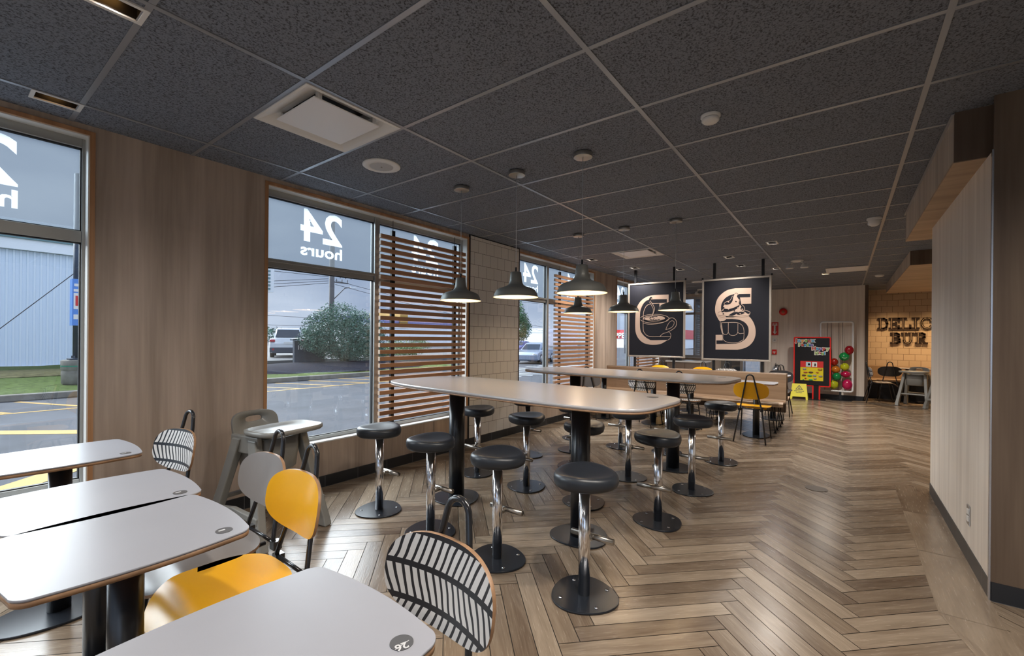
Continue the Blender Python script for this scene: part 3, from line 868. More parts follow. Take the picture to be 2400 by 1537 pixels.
cg = make_chair('grey_lam', 'grey_lam', 'g')
put(cg, .715, 2.075, PI, 'grey chair next to the high chair, its seat below the middle table', True)
put(cg, 6.66, 3.27, 0, 'grey chair under the far end of the second bar table by the window', False)
cp = make_chair('print_seat', 'print_back', 'p')
put(cp, .600, .845, PI - .05, 'black and white leaf print chair in the foreground at table 26', True)
put(cp, .660, 2.975, PI + .17, 'leaf print chair against the brown wall by the first window', False)
put(cp, 6.70, 1.85, 0, 'leaf print chair partly behind the right leg of the second bar table', False)
put(cp, 6.70, 2.42, 0, 'leaf print chair facing the booth, seen between the legs of the bar tables', False)
put(cp, 9.25, 1.83, PI, 'leaf print chair showing above the booth back under the sundae poster', False)
put(cp, 12.45, -.66, -1.45, 'leaf print chair seen side on at the opening of the tiled alcove', False)
ck = make_chair('black_lam', 'black_lam', 'k')
put(ck, 9.25, .93, PI, 'black chair beyond the end of the booth near the fire extinguisher', True)
put(ck, 13.05, -.80, 0.0, 'black chair pulled up to the alcove table below the letters', False)

# ================================================================= BOOTH BENCHES AND THEIR TABLES
def bench(x0, sgn, label):
    t_ = thing('booth_bench', label, 'bench', (x0, .68, 0), 0, 'oak booth benches back to back')
    prof = [(-.50, .40), (-.505, .425), (-.49, .440), (-.44, .448), (-.20, .425), (-.13, .425), (-.10, .445), (-.05, .82), (-.045, .83)]
    low = [(x + .0, z - .022) if i < 6 else (x + .024, z - .004) for i, (x, z) in enumerate(prof)]
    poly = prof + low[::-1]
    s_ = B()
    s_.prism([(x, z) for x, z in poly], 0.0, 2.86, lambda x, z, y: (x * sgn, y, z))
    s_.build('seat_shell', 'bench', t_, .002, 1)
    B().box(-.445, -.415, .03, 2.83, .395, .412).box(-.17, -.14, .03, 2.83, .385, .402).build('rail', 'black', t_) if sgn > 0 else B().box(.415, .445, .03, 2.83, .395, .412).box(.14, .17, .03, 2.83, .385, .402).build('rail', 'black', t_)
    for y in (.10, 1.0, 1.9, 2.75):
        for xx in (-.43, -.155):
            x = xx * sgn
            l_ = B().tube([(x - .0, y - .045, .395), (x, y - .004, .008), (x, y + .004, .008), (x, y + .045, .395)], .006, 8)
            l_.box(x - .02, x + .02, y - .02, y + .02, 0.0005, .008)
            l_.build('leg', 'black_tube', t_)
    return t_
bench(7.79, 1, 'oak booth bench facing the bar tables, seat side lit')
bench(7.83, -1, 'oak booth bench facing the end wall, behind the first bench')
tag(B().box(7.762, 7.858, .69, 3.56, .25, .835).build('bench_divider', 'wall_dark', None, .002, 1), 'thin dark wood divider standing between the two booth benches', 'divider')
for k, (y, l1) in enumerate(((.975, 'behind the yellow chair at the aisle'), (1.85, 'behind the bar table leg'), (2.42, 'second from the window'), (3.27, 'closest to the window'))):
    small_table((7.03, y, 0), 'small booth table on the near side, ' + l1, (.235, .24), 0, 'table', group='booth tables')
for k, (y, l1) in enumerate(((.96, 'its white corner showing past the bench end'), (1.83, 'hidden behind the sundae poster posts'), (2.33, 'between the posters'), (3.12, 'by the far window'))):
    small_table((8.72, y, 0), 'booth table beyond the benches, ' + l1, (.235, .235), 0, 'table', group='booth tables beyond the benches')

# ================================================================= HANGING POSTERS
PXP = 7.765
posts = [(3.03, 'black post left of the cup poster'), (2.34, 'black post behind the right part of the cup poster'), (1.70, 'black post at the left of the sundae poster'), (1.005, 'black post at the right of the sundae poster')]
for y, lb in posts:
    tag(B().box(PXP + .022, PXP + .062, y - .02, y + .02, .8355, CEIL - .0047).build('poster_post', 'black', None, .003, 1), lb + ', from booth top to ceiling', 'post', 'black posts carrying the posters')
def poster(y0, y1, z0, z1, label):
    t_ = thing('hanging_poster', label, 'poster', (PXP, 0, 0), 0, 'charcoal framed posters over the booths')
    w = .028
    fr = B().box(-.022, .018, y0, y0 + w, z0, z1).box(-.022, .018, y1 - w, y1, z0, z1).box(-.022, .018, y0 + w, y1 - w, z1 - w, z1).box(-.022, .018, y0 + w, y1 - w, z0, z0 + w)
    fr.build('poster_frame', 'poster_frame', t_, .002, 1)
    B().box(-.012, .012, y0 + w, y1 - w, z0 + w, z1 - w).build('panel', 'poster', t_)
    B().box(-.0, .02, y0 - .012, y0 + .012, z1, z1 + .03).box(0, .02, y1 - .012, y1 + .012, z1, z1 + .03).build('clip', 'black', t_)
    return t_
P1 = poster(2.145, 3.145, 1.015, 2.335, "charcoal poster with a beige letter C wrapped round a steaming coffee cup")
P2 = poster(.885, 1.875, 1.000, 2.315, "charcoal poster with a beige letter S wrapped round an ice cream sundae")
class Art:
    """flat ink shapes on a poster panel, given in picture-like coordinates"""
    def __init__(s, xl, xr, tl, tr, bl, br, Y0, Y1, Z0, Z1):
        s.q = (xl, xr, tl, tr, bl, br, Y0, Y1, Z0, Z1); s.b = B(); s.lay = 0; s.n = 0
    def mp(s, x, y):
        xl, xr, tl, tr, bl, br, Y0, Y1, Z0, Z1 = s.q
        u = (x - xl) / (xr - xl)
        t_ = tl + (tr - tl) * u; b_ = bl + (br - bl) * u
        v = (y - t_) / (b_ - t_)
        return (Y1 + (Y0 - Y1) * u, Z1 + (Z0 - Z1) * v)
    def fill(s, pts, ink=True):
        s.n += 1
        x = -.0122 - .0003 * s.n
        s.b.mat(0 if ink else 1)
        s.b.prism([s.mp(*p) for p in pts], x, -.0119, lambda a, c, d: (d, a, c))
        return s
    def line(s, pts, w=5.0, ink=True, closed=False, smooth=True):
        P = pts
        if smooth and len(pts) > 2:
            P = []
            n_ = len(pts)
            for i in range(n_ if closed else n_ - 1):
                g_ = lambda k: pts[k % n_] if closed else pts[max(0, min(n_ - 1, k))]
                p0, p1, p2, p3 = g_(i - 1), g_(i), g_(i + 1), g_(i + 2)
                for k in range(6):
                    t_ = k / 6
                    P.append(tuple(.5 * (2 * p1[j] + (p2[j] - p0[j]) * t_ + (2 * p0[j] - 5 * p1[j] + 4 * p2[j] - p3[j]) * t_ ** 2 + (3 * p1[j] - p0[j] - 3 * p2[j] + p3[j]) * t_ ** 3) for j in (0, 1)))
            P.append(pts[0] if closed else pts[-1])
        L_, R2 = [], []
        for i, p in enumerate(P):
            a, c = P[max(i - 1, 0)], P[min(i + 1, len(P) - 1)]
            dx, dy = c[0] - a[0], c[1] - a[1]; d = math.hypot(dx, dy) or 1
            L_.append((p[0] - dy / d * w / 2, p[1] + dx / d * w / 2)); R2.append((p[0] + dy / d * w / 2, p[1] - dx / d * w / 2))
        s.n += 1
        x = -.0122 - .0003 * s.n
        s.b.mat(0 if ink else 1)
        rings = [[(x, *s.mp(*l_)), (x, *s.mp(*r_))] for l_, r_ in zip(L_, R2)]
        k = len(s.b.v)
        for a, c in rings: s.b.v += [a, c]
        for i in range(len(rings) - 1):
            s.b.f.append((k + 2 * i, k + 2 * i + 1, k + 2 * i + 3, k + 2 * i + 2)); s.b.m.append(s.b.mi); s.b.sm.append(False)
        return s
    def ell(s, cx, cy, rx, ry, a0=0, a1=360, w=5.0, ink=True, fill=False):
        pts = [(cx + rx * math.cos(math.radians(a)), cy + ry * math.sin(math.radians(a))) for a in [a0 + (a1 - a0) * k / 40 for k in range(41)]]
        return s.fill(pts[:-1], ink) if fill else s.line(pts, w, ink, smooth=False)
    def done(s, par, nm): s.b.build(nm, ['poster_art', 'poster'], par)
def spl(pts, k=6):
    out = []
    for i in range(len(pts) - 1):
        p0, p1, p2, p3 = pts[max(i - 1, 0)], pts[i], pts[i + 1], pts[min(i + 2, len(pts) - 1)]
        for q in range(k):
            t_ = q / k
            out.append(tuple(.5 * (2 * p1[j] + (p2[j] - p0[j]) * t_ + (2 * p0[j] - 5 * p1[j] + 4 * p2[j] - p3[j]) * t_ ** 2 + (3 * p1[j] - p0[j] - 3 * p2[j] + p3[j]) * t_ ** 3) for j in (0, 1)))
    out.append(pts[-1]); return out
a1_ = Art(388, 1048, 247, 205, 1132, 1152, 2.173, 3.117, 1.043, 2.307)
a1_.fill([(875, 365), (720, 370)] + spl([(700, 371), (620, 388), (550, 430), (500, 490), (472, 570), (464, 650), (464, 800), (478, 870), (512, 930), (570, 978), (650, 1001), (740, 1001), (800, 985), (868, 942)]) + [(700, 945)] + spl([(660, 944), (615, 920), (568, 880), (535, 830), (523, 760), (523, 620), (532, 555), (562, 485), (605, 442), (655, 425)]) + [(875, 425)])
a1_.fill([(855, 420), (875, 420), (875, 532), (855, 532)]).fill([(765, 474), (858, 472), (858, 532), (765, 532)])
a1_.line([(860, 472), (700, 479)], 5, smooth=False)
a1_.line([(700, 479), (650, 483), (605, 510), (578, 560), (566, 625), (566, 800), (582, 850), (620, 888), (680, 900)], 6)
a1_.line([(680, 900), (905, 900)], 6, smooth=False)
a1_.line([(905, 900), (903, 865), (880, 838)], 5).line([(905, 900), (895, 925), (868, 945)], 5)
a1_.ell(705, 672, 178, 56, -170, 168, 5).line([(568, 728), (640, 742), (740, 736), (830, 712), (884, 668)], 5)
a1_.ell(700, 668, 134, 38, fill=True).ell(640, 672, 62, 24, w=7, ink=False).ell(712, 668, 62, 26, 20, 300, 9, False).ell(770, 664, 72, 28, -60, 140, 6, False)
a1_.line([(885, 668), (925, 662), (958, 685), (972, 725), (958, 778), (905, 822), (850, 850), (812, 862), (776, 897)], 6)
a1_.line([(845, 812), (862, 765), (885, 722), (915, 699), (940, 708), (942, 740), (918, 780), (880, 800), (845, 812)], 5)
a1_.line([(674, 405), (655, 405), (645, 430), (662, 480), (700, 530), (706, 570), (688, 610), (672, 650)], 12, False).line([(650, 440), (690, 500), (708, 545), (700, 580), (676, 645)], 5).line([(640, 455), (668, 500), (690, 545), (690, 590), (668, 648)], 4)
a1_.line([(674, 400), (652, 402), (640, 430), (650, 465)], 6, False)
a1_.done(P1, 'cup_letter_artwork')
a2_ = Art(1312, 2140, 202, 155, 1165, 1200, .913, 1.847, 1.028, 2.287)
a2_.fill([(1925, 288), (1790, 289)] + spl([(1720, 290), (1625, 312), (1545, 362), (1490, 430), (1464, 530), (1470, 600), (1500, 665), (1530, 700), (1600, 690), (1610, 650)]) + spl([(1560, 620), (1543, 560), (1548, 490), (1585, 425), (1640, 385), (1705, 364)]) + [(1925, 362)])
a2_.fill([(1912, 355), (1925, 355), (1925, 485), (1912, 485)]).fill([(1785, 407), (1915, 405), (1915, 485), (1800, 487)])
a2_.fill([(1500, 650), (1700, 655)] + spl([(1870, 625), (1925, 675), (1968, 760), (1981, 850), (1965, 935), (1918, 1003), (1850, 1045), (1760, 1066)]) + [(1475, 1060), (1475, 990), (1700, 990)] + spl([(1740, 988), (1805, 968), (1862, 925), (1892, 865), (1894, 800), (1872, 748), (1830, 710), (1770, 686), (1690, 676)]) + [(1560, 676), (1515, 668)])
a2_.fill([(1475, 875), (1560, 875), (1568, 945), (1475, 945)]).fill([(1475, 940), (1485, 940), (1485, 995), (1475, 995)])
a2_.line([(1532, 700), (1540, 770), (1556, 840), (1568, 862)], 5).line([(1548, 722), (1560, 790), (1570, 862), (1572, 925), (1610, 962), (1680, 977), (1760, 974), (1820, 945), (1836, 925), (1838, 830), (1822, 770), (1788, 738), (1740, 722), (1650, 720), (1548, 722)], 5)
a2_.line([(1550, 728), (1552, 800), (1565, 845), (1592, 870), (1625, 866), (1640, 840)], 5).line([(1640, 724), (1640, 845)], 5, smooth=False).line([(1640, 845), (1662, 876), (1705, 886), (1745, 872), (1762, 842)], 5).line([(1762, 735), (1762, 845)], 5, smooth=False).line([(1762, 845), (1785, 862), (1838, 858)], 5)
a2_.ell(1708, 600, 205, 42, w=5).line([(1505, 605), (1515, 640), (1600, 655), (1720, 660), (1850, 648), (1898, 632), (1912, 600)], 5)
a2_.fill(spl([(1745, 350), (1768, 368), (1752, 392), (1782, 440), (1776, 490), (1802, 520), (1795, 558), (1858, 598), (1880, 636), (1540, 632), (1548, 598), (1580, 588), (1562, 560), (1590, 535), (1572, 520), (1590, 500), (1650, 495), (1690, 450), (1700, 400), (1718, 360)]))
a2_.fill(spl([(1580, 545), (1660, 548), (1740, 520), (1782, 500), (1760, 540), (1690, 575), (1610, 590), (1572, 575), (1580, 545)]), False)
a2_.fill(spl([(1600, 470), (1640, 460), (1690, 410), (1700, 372), (1688, 440), (1650, 490), (1595, 495), (1600, 470)]), False)
a2_.fill(spl([(1640, 632), (1700, 595), (1760, 590), (1740, 615), (1690, 636), (1640, 632)]), False).fill(spl([(1750, 600), (1800, 585), (1845, 600), (1790, 625), (1750, 620), (1750, 600)]), False)
a2_.line([(1690, 385), (1660, 440), (1600, 465), (1583, 490), (1620, 500), (1670, 485)], 5).line([(1800, 490), (1835, 520), (1845, 560), (1820, 585)], 5)
a2_.line([(1718, 358), (1742, 350), (1762, 372), (1750, 392), (1778, 440), (1770, 480)], 5, False)
for (x, y) in ((1735, 458), (1762, 538), (1716, 575), (1640, 462), (1688, 425), (1640, 550), (1815, 555), (1575, 610), (1790, 612)):
    a2_.fill([(x - 12, y), (x - 2, y - 9), (x + 11, y - 2), (x + 4, y + 9)], (x + y) % 2 == 0)
a2_.done(P2, 'sundae_letter_artwork')

# ================================================================= CEILING FITTINGS
def diffuser(x, y, label):
    t_ = thing('air_diffuser', label, 'air vent', (x, y, CEIL - .005), 0, 'white square air diffusers')
    h = .293
    fr = B()
    # flared rim, stepping up into the ceiling
    def ring(a, z): return [(-a, -a, z), (a, -a, z), (a, a, z), (-a, a, z)]
    fr.layers([ring(h, .003), ring(h, -.004), ring(h - .012, -.006), ring(h - .030, .002), ring(h - .085, .035), ring(.17, .045), ring(.17, .10)], False, False)
    fr.build('rim', 'white', t_)
    B().box(-.205, .205, -.205, .205, -.004, .004).build('face_plate', 'white_glow', t_, .002, 1)
    for sx_, sy_ in ((1, 1), (1, -1), (-1, 1), (-1, -1)):
        B().box(sx_ * .17 - .012, sx_ * .17 + .012, sy_ * .19 - .012, sy_ * .19 + .012, .004, .040).build('bracket', 'alu_light', t_)
    B().box(-.17, .17, -.17, .17, .090, .10).build('duct_opening', 'black_trim', t_)
    return t_
diffuser(1.435, 2.43, 'large white square air diffuser in the ceiling above the first pier')
diffuser(6.315, 2.42, 'smaller looking white air diffuser between the pendants and posters')
def speaker(x, y, r, label):
    t_ = thing('ceiling_speaker', label, 'speaker', (x, y, CEIL), 0, 'round white ceiling speakers')
    B().sh().lathe([(r, -.001), (r, -.006), (r - .01, -.010), (r * .64, -.013), (r * .62, -.010)], n=48).build('rim', 'white', t_)
    B().sh().lathe([(r * .62, -.011), (r * .3, -.0125), (.008, -.013)], n=48, capt=True).build('grille', 'grey_perf', t_)
    B().sh().cyl(0, 0, -.018, -.0125, .006, 10).build('screw', 'brushed', t_)
speaker(2.03, 2.725, .135, 'round white ceiling speaker beside the large diffuser')
speaker(10.09, 2.52, .14, 'far round white ceiling speaker above the gap between the posters')
t_ = thing('smoke_detector', 'white round smoke detector on the ceiling above the aisle', 'smoke detector', (2.67, .61, CEIL - .0))
B().sh().lathe([(.052, -.001), (.052, -.010), (.047, -.016), (.044, -.018)], n=36).build('base', 'white', t_)
B().sh().lathe([(.046, -.020), (.046, -.030), (.036, -.040), (.012, -.043), (.002, -.043)], n=36, capt=True).build('cover', 'white', t_)
t_ = thing('security_camera', 'white dome security camera on the ceiling near the partition', 'camera', (5.86, -.235, CEIL))
B().sh().lathe([(.062, -.001), (.062, -.018), (.055, -.024)], n=32).build('mount', 'white', t_)
B().sh().lathe([(.052, -.022), (.052, -.045), (.044, -.068), (.026, -.082), (.003, -.086)], n=32, capt=True).build('housing', 'white', t_)
B().sh().ball((.0, .028, -.052), .026, .026, .026, 16, 10).build('lens', 'alu_light', t_)
t_ = thing('smoke_detector', 'small white round detector on the ceiling beside the second bulkhead', 'smoke detector', (10.9, -.52, CEIL))
B().sh().lathe([(.07, -.001), (.07, -.018), (.05, -.034), (.01, -.04), (.002, -.04)], n=28, capt=True).build('cover', 'white', t_)
def twin_spot(x, y, label, s=1.0):
    t_ = thing('emergency_light', label, 'emergency light', (x, y, CEIL), 0, 'twin head emergency lights')
    B().sh().lathe([(.075 * s, -.001), (.075 * s, -.016), (.06 * s, -.022), (.002, -.022)], n=28, capt=True).build('mount', 'white', t_)
    for q in (-1, 1):
        h = B().sh().tube([(0, q * .05 * s, -.02), (0, q * .075 * s, -.055)], .012, 8)
        h.lathe([(.018, -.055), (.034 * s, -.075), (.046 * s, -.11), (.046 * s, -.125), (.003, -.128)], (-.01, q * .085 * s, 0), 20, True, True)
        h.build('lamp_head', 'white', t_)
twin_spot(8.25, .60, 'white twin head emergency light on the ceiling right of the sundae poster', 1.15)
twin_spot(11.6, 2.85, 'far twin head emergency light seen between the two posters')
def panel_light(x0, x1, y0, y1, label):
    t_ = thing('ceiling_panel', label, 'ceiling panel', ((x0 + x1) / 2, (y0 + y1) / 2, CEIL - .005))
    a, b = (x1 - x0) / 2, (y1 - y0) / 2
    B().box(-a, a, -b, b, -.008, 0).build('rim', 'white', t_)
    B().box(-a + .04, a - .04, -b + .04, b - .04, -.010, -.008).build('face', 'white_glow', t_)
panel_light(9.39, 10.0, -.31, .27, 'flat white square ceiling panel above the aisle')
def downlight(x, y, label, lit=0.0, rz=0.0, ln=.10, wd=.062, col=(1.0, .92, .83), spot=150):
    t_ = thing('downlight', label, 'downlight', (x, y, CEIL), rz, 'recessed rectangular downlights')
    fr = B()
    for bx_ in ((-ln, -ln + .017, -wd, wd), (ln - .017, ln, -wd, wd), (-ln + .017, ln - .017, -wd, -wd + .017), (-ln + .017, ln - .017, wd - .017, wd)):
        fr.box(*bx_, -.007, -.0002)
    fr.build('trim_ring', 'white', t_)
    q0, q1 = ln - .016, wd - .016
    B().box(-q0, q0, -q1, q1, .095, .10).box(-q0, -q0 + .002, -q1, q1, 0, .095).box(q0 - .002, q0, -q1, q1, 0, .095).box(-q0, q0, -q1, -q1 + .002, 0, .095).box(-q0, q0, q1 - .002, q1, 0, .095).build('recess', 'black_trim', t_)
    B().sh().lathe([(.040, .060), (.034, .050), (.002, .048)], n=24, capt=True).build('lamp_face', 'bulb' if lit > 100 else ('bulb_dim' if abs(x - .43) < .01 else 'lamp_dark'), t_)
    if lit > 0: light('lamp_light', 'SPOT', (0, 0, -.02), lit, col, t_, .06, spot, 1.0)
    return t_
DL = [(.43, 3.40, 0, 'recessed downlight with an amber lamp above the first window'),
      (.43, 2.23, 30, 'recessed downlight cut by the top edge of the picture'),
      (6.39, 3.20, 30, 'recessed downlight near the third window'), (7.55, 2.95, 40, 'recessed downlight in front of the left poster top'),
      (8.14, 2.35, 43, 'recessed downlight just behind the cup poster'), (7.35, 1.40, 26, 'bright rimmed downlight in front of the sundae poster'),
      (8.30, 1.40, 40, 'bright rimmed downlight behind the sundae poster'), (6.6, .75, 60, 'recessed downlight over the aisle before the booths'),
      (8.95, .95, 60, 'recessed downlight over the aisle by the right ceiling bar'), (10.15, .29, 110, 'lit round downlight by the flat ceiling panel')]
for x, y, e_, lb in DL: downlight(x, y, lb, e_)
# fill lamps added out of view, housed in the same downlight fittings
for x, y, e_, lb in ((-1.6, 1.6, 50, 'added fill downlight behind the viewer on the window side'), (-1.2, -.6, 40, 'added fill downlight behind the viewer on the aisle side'),
                     (1.25, .3, 55, 'added fill downlight just above the top of the picture'), (1.85, -.30, 60, 'added fill downlight just outside the picture before the partition'),
                     (7.0, -2.2, 40, 'added fill downlight hidden behind the partition')):
    downlight(x, y, lb, e_)
for x, y, lb in ((13.3, -.9, 'warm downlight over the first alcove letters'), (13.3, -1.7, 'warm downlight over the hidden end of the alcove letters'), (13.3, -2.6, 'warm downlight deep in the alcove')):
    downlight(x, y, lb, 55, 0, .09, .06, (1.0, .66, .34), 110)

# ================================================================= HIGH CHAIRS
def high_chair():
    t_ = thing('high_chair', 'x', 'high chair', (0, 0, 0), 0, 'grey plastic high chairs')
    # faces +x
    for sy_ in (1, -1):
        y1, y0 = .165 * sy_, .235 * sy_
        for nm, xt, xb in (('leg', .10, .265), ('leg', -.06, -.255)):
            l_ = B()
            def sec(x, y, z, w, d): return [(x - w, y - d, z), (x + w, y - d, z), (x + w, y + d, z), (x - w, y + d, z)]
            l_.layers([sec(xb, y0, .002, .050, .030), sec(xb * .96, y0, .06, .042, .028), sec((xb + xt) / 2, (y0 + y1) / 2, .34, .036, .026), sec(xt, y1, .655, .042, .026)])
            l_.build(nm, 'highchair', t_, .008, 2)
        B().layers([[(.255, y0 - .018, .16), (.255, y0 + .018, .16), (.255, y0 + .018, .205), (.255, y0 - .018, .205)], [(0, y0 - .016, .20), (0, y0 + .016, .20), (0, y0 + .016, .235), (0, y0 - .016, .235)], [(-.245, y0 - .018, .16), (-.245, y0 + .018, .16), (-.245, y0 + .018, .205), (-.245, y0 - .018, .205)]]).build('side_rail', 'highchair', t_, .006, 2)
        B().box(-.13, .15, y1 - .016, y1 + .016, .56, .675).build('armrest', 'highchair', t_, .008, 2)
    B().box(.175, .225, -.215, .215, .235, .262).build('foot_rail', 'highchair', t_, .008, 2)
    B().box(-.215, -.180, -.215, .215, .235, .262).build('rear_rail', 'highchair', t_, .008, 2)
    sb = B().sh()
    def rr_(a, b, z, cx=0): return [(cx + x, y, z) for x, y in superell(a, b, 4, 32)]
    sb.layers([rr_(.125, .125, .42, .0), rr_(.145, .142, .435), rr_(.160, .150, .56), rr_(.165, .150, .65), rr_(.155, .140, .65), rr_(.148, .136, .56), rr_(.125, .125, .46)], True, True)
    sb.build('seat_tub', 'highchair', t_)
    tr = B().sh()
    tr.layers([rr_(.150, .215, .690, .165), rr_(.158, .225, .700, .165), rr_(.158, .225, .722, .165), rr_(.146, .213, .724, .165), rr_(.130, .195, .706, .165)], True, True)
    tr.build('tray', 'highchair', t_)
    # back panel with a hand hole
    bk = B().sh()
    n_ = 40; outer = []; inner = []
    for i in range(n_):
        t = 2 * PI * i / n_
        c, s_ = math.cos(t), math.sin(t)
        outer.append((.165 * math.copysign(abs(c) ** .55, c), .100 * math.copysign(abs(s_) ** .6, s_)))
        inner.append((.062 * math.copysign(abs(c) ** .6, c), .020 * math.copysign(abs(s_) ** .8, s_) + .045))
    def bp_(y, z, off): return (-.165 - .22 * z + off + .9 * y * y, y, z + .70)
    bk.layers([[bp_(*p, .009) for p in outer], [bp_(*p, .009) for p in inner], [bp_(*p, -.009) for p in inner], [bp_(*p, -.009) for p in outer], [bp_(*p, .009) for p in outer]], False, False)
    bk.build('backrest', 'highchair', t_)
    for sy_ in (1, -1):
        B().sh().ball((.265, .235 * sy_, .018), .018, .012, .018, 12, 8).build('caster', 'black', t_)
    return t_
hc = high_chair()
hc.location = (1.43, 3.13, 0); hc.rotation_euler = (0, 0, math.radians(-80)); hc['label'] = 'grey high chair standing by the brown wall and the second window'
dup(hc, (12.45, -1.20, 0), math.radians(160), 'grey high chair parked in the tiled alcove')
dup(hc, (11.85, -1.60, 0), math.radians(200), 'grey high chair mostly hidden behind the pale partition')

# ================================================================= END WALL THINGS
def flat_poly(b, pts, x0, x1): b.prism(pts, x0, x1, lambda a, c, d: (d, a, c)); return b
def xr_poly(y0, y1, z0, z1, r=.03, k=5):
    out = []
    for cx, cz, a0 in ((y1 - r, z1 - r, 0), (y0 + r, z1 - r, 90), (y0 + r, z0 + r, 180), (y1 - r, z0 + r, 270)):
        for i in range(k + 1):
            a = math.radians(a0 + 90 * i / k); out.append((cx + r * math.cos(a), cz + r * math.sin(a)))
    return out
XT = 12.18
K = thing('toy_display', 'black toy display board with a red edge on a short stand', 'display', (XT, 0, 0))
y0, y1, z0, z1 = .235, .935, .30, 1.42
red_out = [(.435, 0.0), (.46, 0.0), (.46, .27), (.475, .29), (y1 - .03, z0), (y1, z0 + .03), (y1, z1 - .03), (y1 - .03, z1), (y0 + .03, z1), (y0, z1 - .03), (y0, z0 + .03), (y0 + .03, z0)]
fr = B()
flat_poly(fr, xr_poly(y0, y1, z0, z1, .03), -.03, .03)
fr.box(-.03, .03, .425, .575, 0.001, z0 + .01)
fr.build('edge', 'red', K)
fc = B(); flat_poly(fc, xr_poly(y0 + .024, y1 - .024, z0 + .024, z1 - .024, .02), -.034, -.0301); fc.box(-.034, -.0301, .452, .548, .001, z0 + .03)
fc.build('face', 'kiosk_black', K)
B().box(-.10, .10, .33, .67, .0005, .012).build('foot', 'black', K)
tray = B().box(-.038, -.0341, .37, .80, .43, .87).build('toy_panel', 'toy_yellow', K)
B().box(-.041, -.0381, .37, .80, .73, .87).build('header_card', 'red_sign', tray)
B().box(-.0425, -.0411, .60, .695, .742, .852).build('leaflet', mat('pale_blue_card', (.45, .62, .70), .5), tray)
B().box(-.0425, -.0411, .485, .58, .742, .852).build('leaflet', mat('white_card', (.75, .75, .75), .5), tray)
B().box(-.0425, -.0411, .62, .655, .775, .82).box(-.0425, -.0411, .51, .535, .76, .82).build('card_print', 'kiosk_black', tray)
rnd = random.Random(5)
toyc = [(.10, .04, .03), (.03, .35, .12), (.08, .08, .10), (.45, .06, .04), (.55, .55, .5), (.45, .22, .03), (.3, .3, .35)]
for (y, z, s_) in ((.72, .69, .03), (.43, .69, .035), (.70, .615, .03), (.60, .62, .035), (.48, .62, .02), (.73, .545, .03), (.62, .54, .04), (.53, .55, .035), (.42, .54, .03), (.70, .48, .025), (.52, .48, .035), (.74, .445, .02), (.60, .45, .03)):
    B().ball((-.05, y, z), .012, s_ * rnd.uniform(.7, 1.4), s_ * rnd.uniform(.5, .8), 12, 8).build('toy', mat('toy_colour', toyc[rnd.randrange(len(toyc))], .4), tray)
def word(cx, cz, txt, size, cols, par, tilt=0.0, x=-.036):
    xx = 0
    for i, ch in enumerate(txt):
        me = text_mesh(ch, size, .0012, .0045)
        if not len(me.vertices): xx += size * .3; continue
        w0, w1 = min(v.co.x for v in me.vertices), max(v.co.x for v in me.vertices)
        me2 = text_mesh(ch, size, .0006, .014)
        off = xx - w0
        for mm, mt, dx, nm in ((me2, 'white', .0, 'outline'), (me, cols[i % len(cols)], -.0020, 'letter')):
            mm.materials.clear(); mm.materials.append(M[mt] if isinstance(mt, str) else mt); mm.name = nm
            o = bpy.data.objects.new(nm, mm); COL.objects.link(o); o.parent = par
            o.matrix_local = frame_m((x + dx, cx - off, cz + tilt * i + (.006 if i % 2 else 0)), (0, -1, 0), (0, 0, 1), (-1, 0, 0))
        xx += (w1 - w0) + size * .09
cR, cB_, cG, cO, cP, cY = [mat('ink_%s' % n_, c, .4) for n_, c in (('red', (.55, .06, .05)), ('blue', (.06, .35, .65)), ('green', (.25, .5, .12)), ('orange', (.75, .3, .05)), ('purple', (.2, .16, .5)), ('lime', (.45, .62, .25)))]
word(.905, 1.30, 'Joyeux', .105, [cR, cB_, cO, cG, cR, cB_], K)
word(.84, 1.205, 'Festin', .095, [cY, cR, cB_, cG, cB_, cP], K)
word(.585, 1.125, 'Happy', .105, [cR, cB_, cP, cR, cY], K)
word(.53, 1.025, 'Meal', .085, [cY, cR, cG, cB_], K)
# balloon frame
Fm = thing('balloon_stand', 'tall white tube frame on a black foot, filled with balloons', 'frame', (12.42, 0, 0))
rect = [(0, y, z) for y, z in xr_poly(-.155, .435, .205, 1.76, .045, 4)]
B().tube(rect, .021, 10, True).build('tube', 'sill', Fm)
for y, y2 in ((.30, .35), (.24, .22), (.10, .10), (.03, .03)):
    B().tube([(-.02, y, 1.745), (-.02, y2, .225)], .0035, 6).build('elastic_cord', 'black', Fm)
B().box(-.02, .02, .045, .085, .012, .19).build('stem', 'black', Fm)
B().box(-.10, .10, -.14, .25, .0005, .012).build('foot', 'black', Fm)
BAL = [(-.09, 1.13, .085, .10, (.35, .01, .02), 'dark red balloon at the top of the frame'), (0.00, .985, .095, .095, (.01, .33, .08), 'green balloon with a white smile'),
       (.18, .86, .075, .085, (.38, .02, .01), 'red balloon beside the black board'), (-.01, .755, .085, .085, (.55, .60, .02), 'yellow balloon by the right tube'),
       (.15, .69, .085, .08, (.60, .20, .02), 'orange balloon in the middle left'), (-.03, .59, .095, .07, (.50, .01, .08), 'pink balloon lying under the yellow one'),
       (.13, .53, .085, .09, (.01, .25, .07), 'dark green balloon in the lower middle'), (.19, .345, .10, .095, (.50, .55, .02), 'yellow green balloon at the bottom left of the frame'),
       (-.06, .36, .095, .12, (.50, .01, .09), 'crimson balloon in the bottom right corner of the frame')]
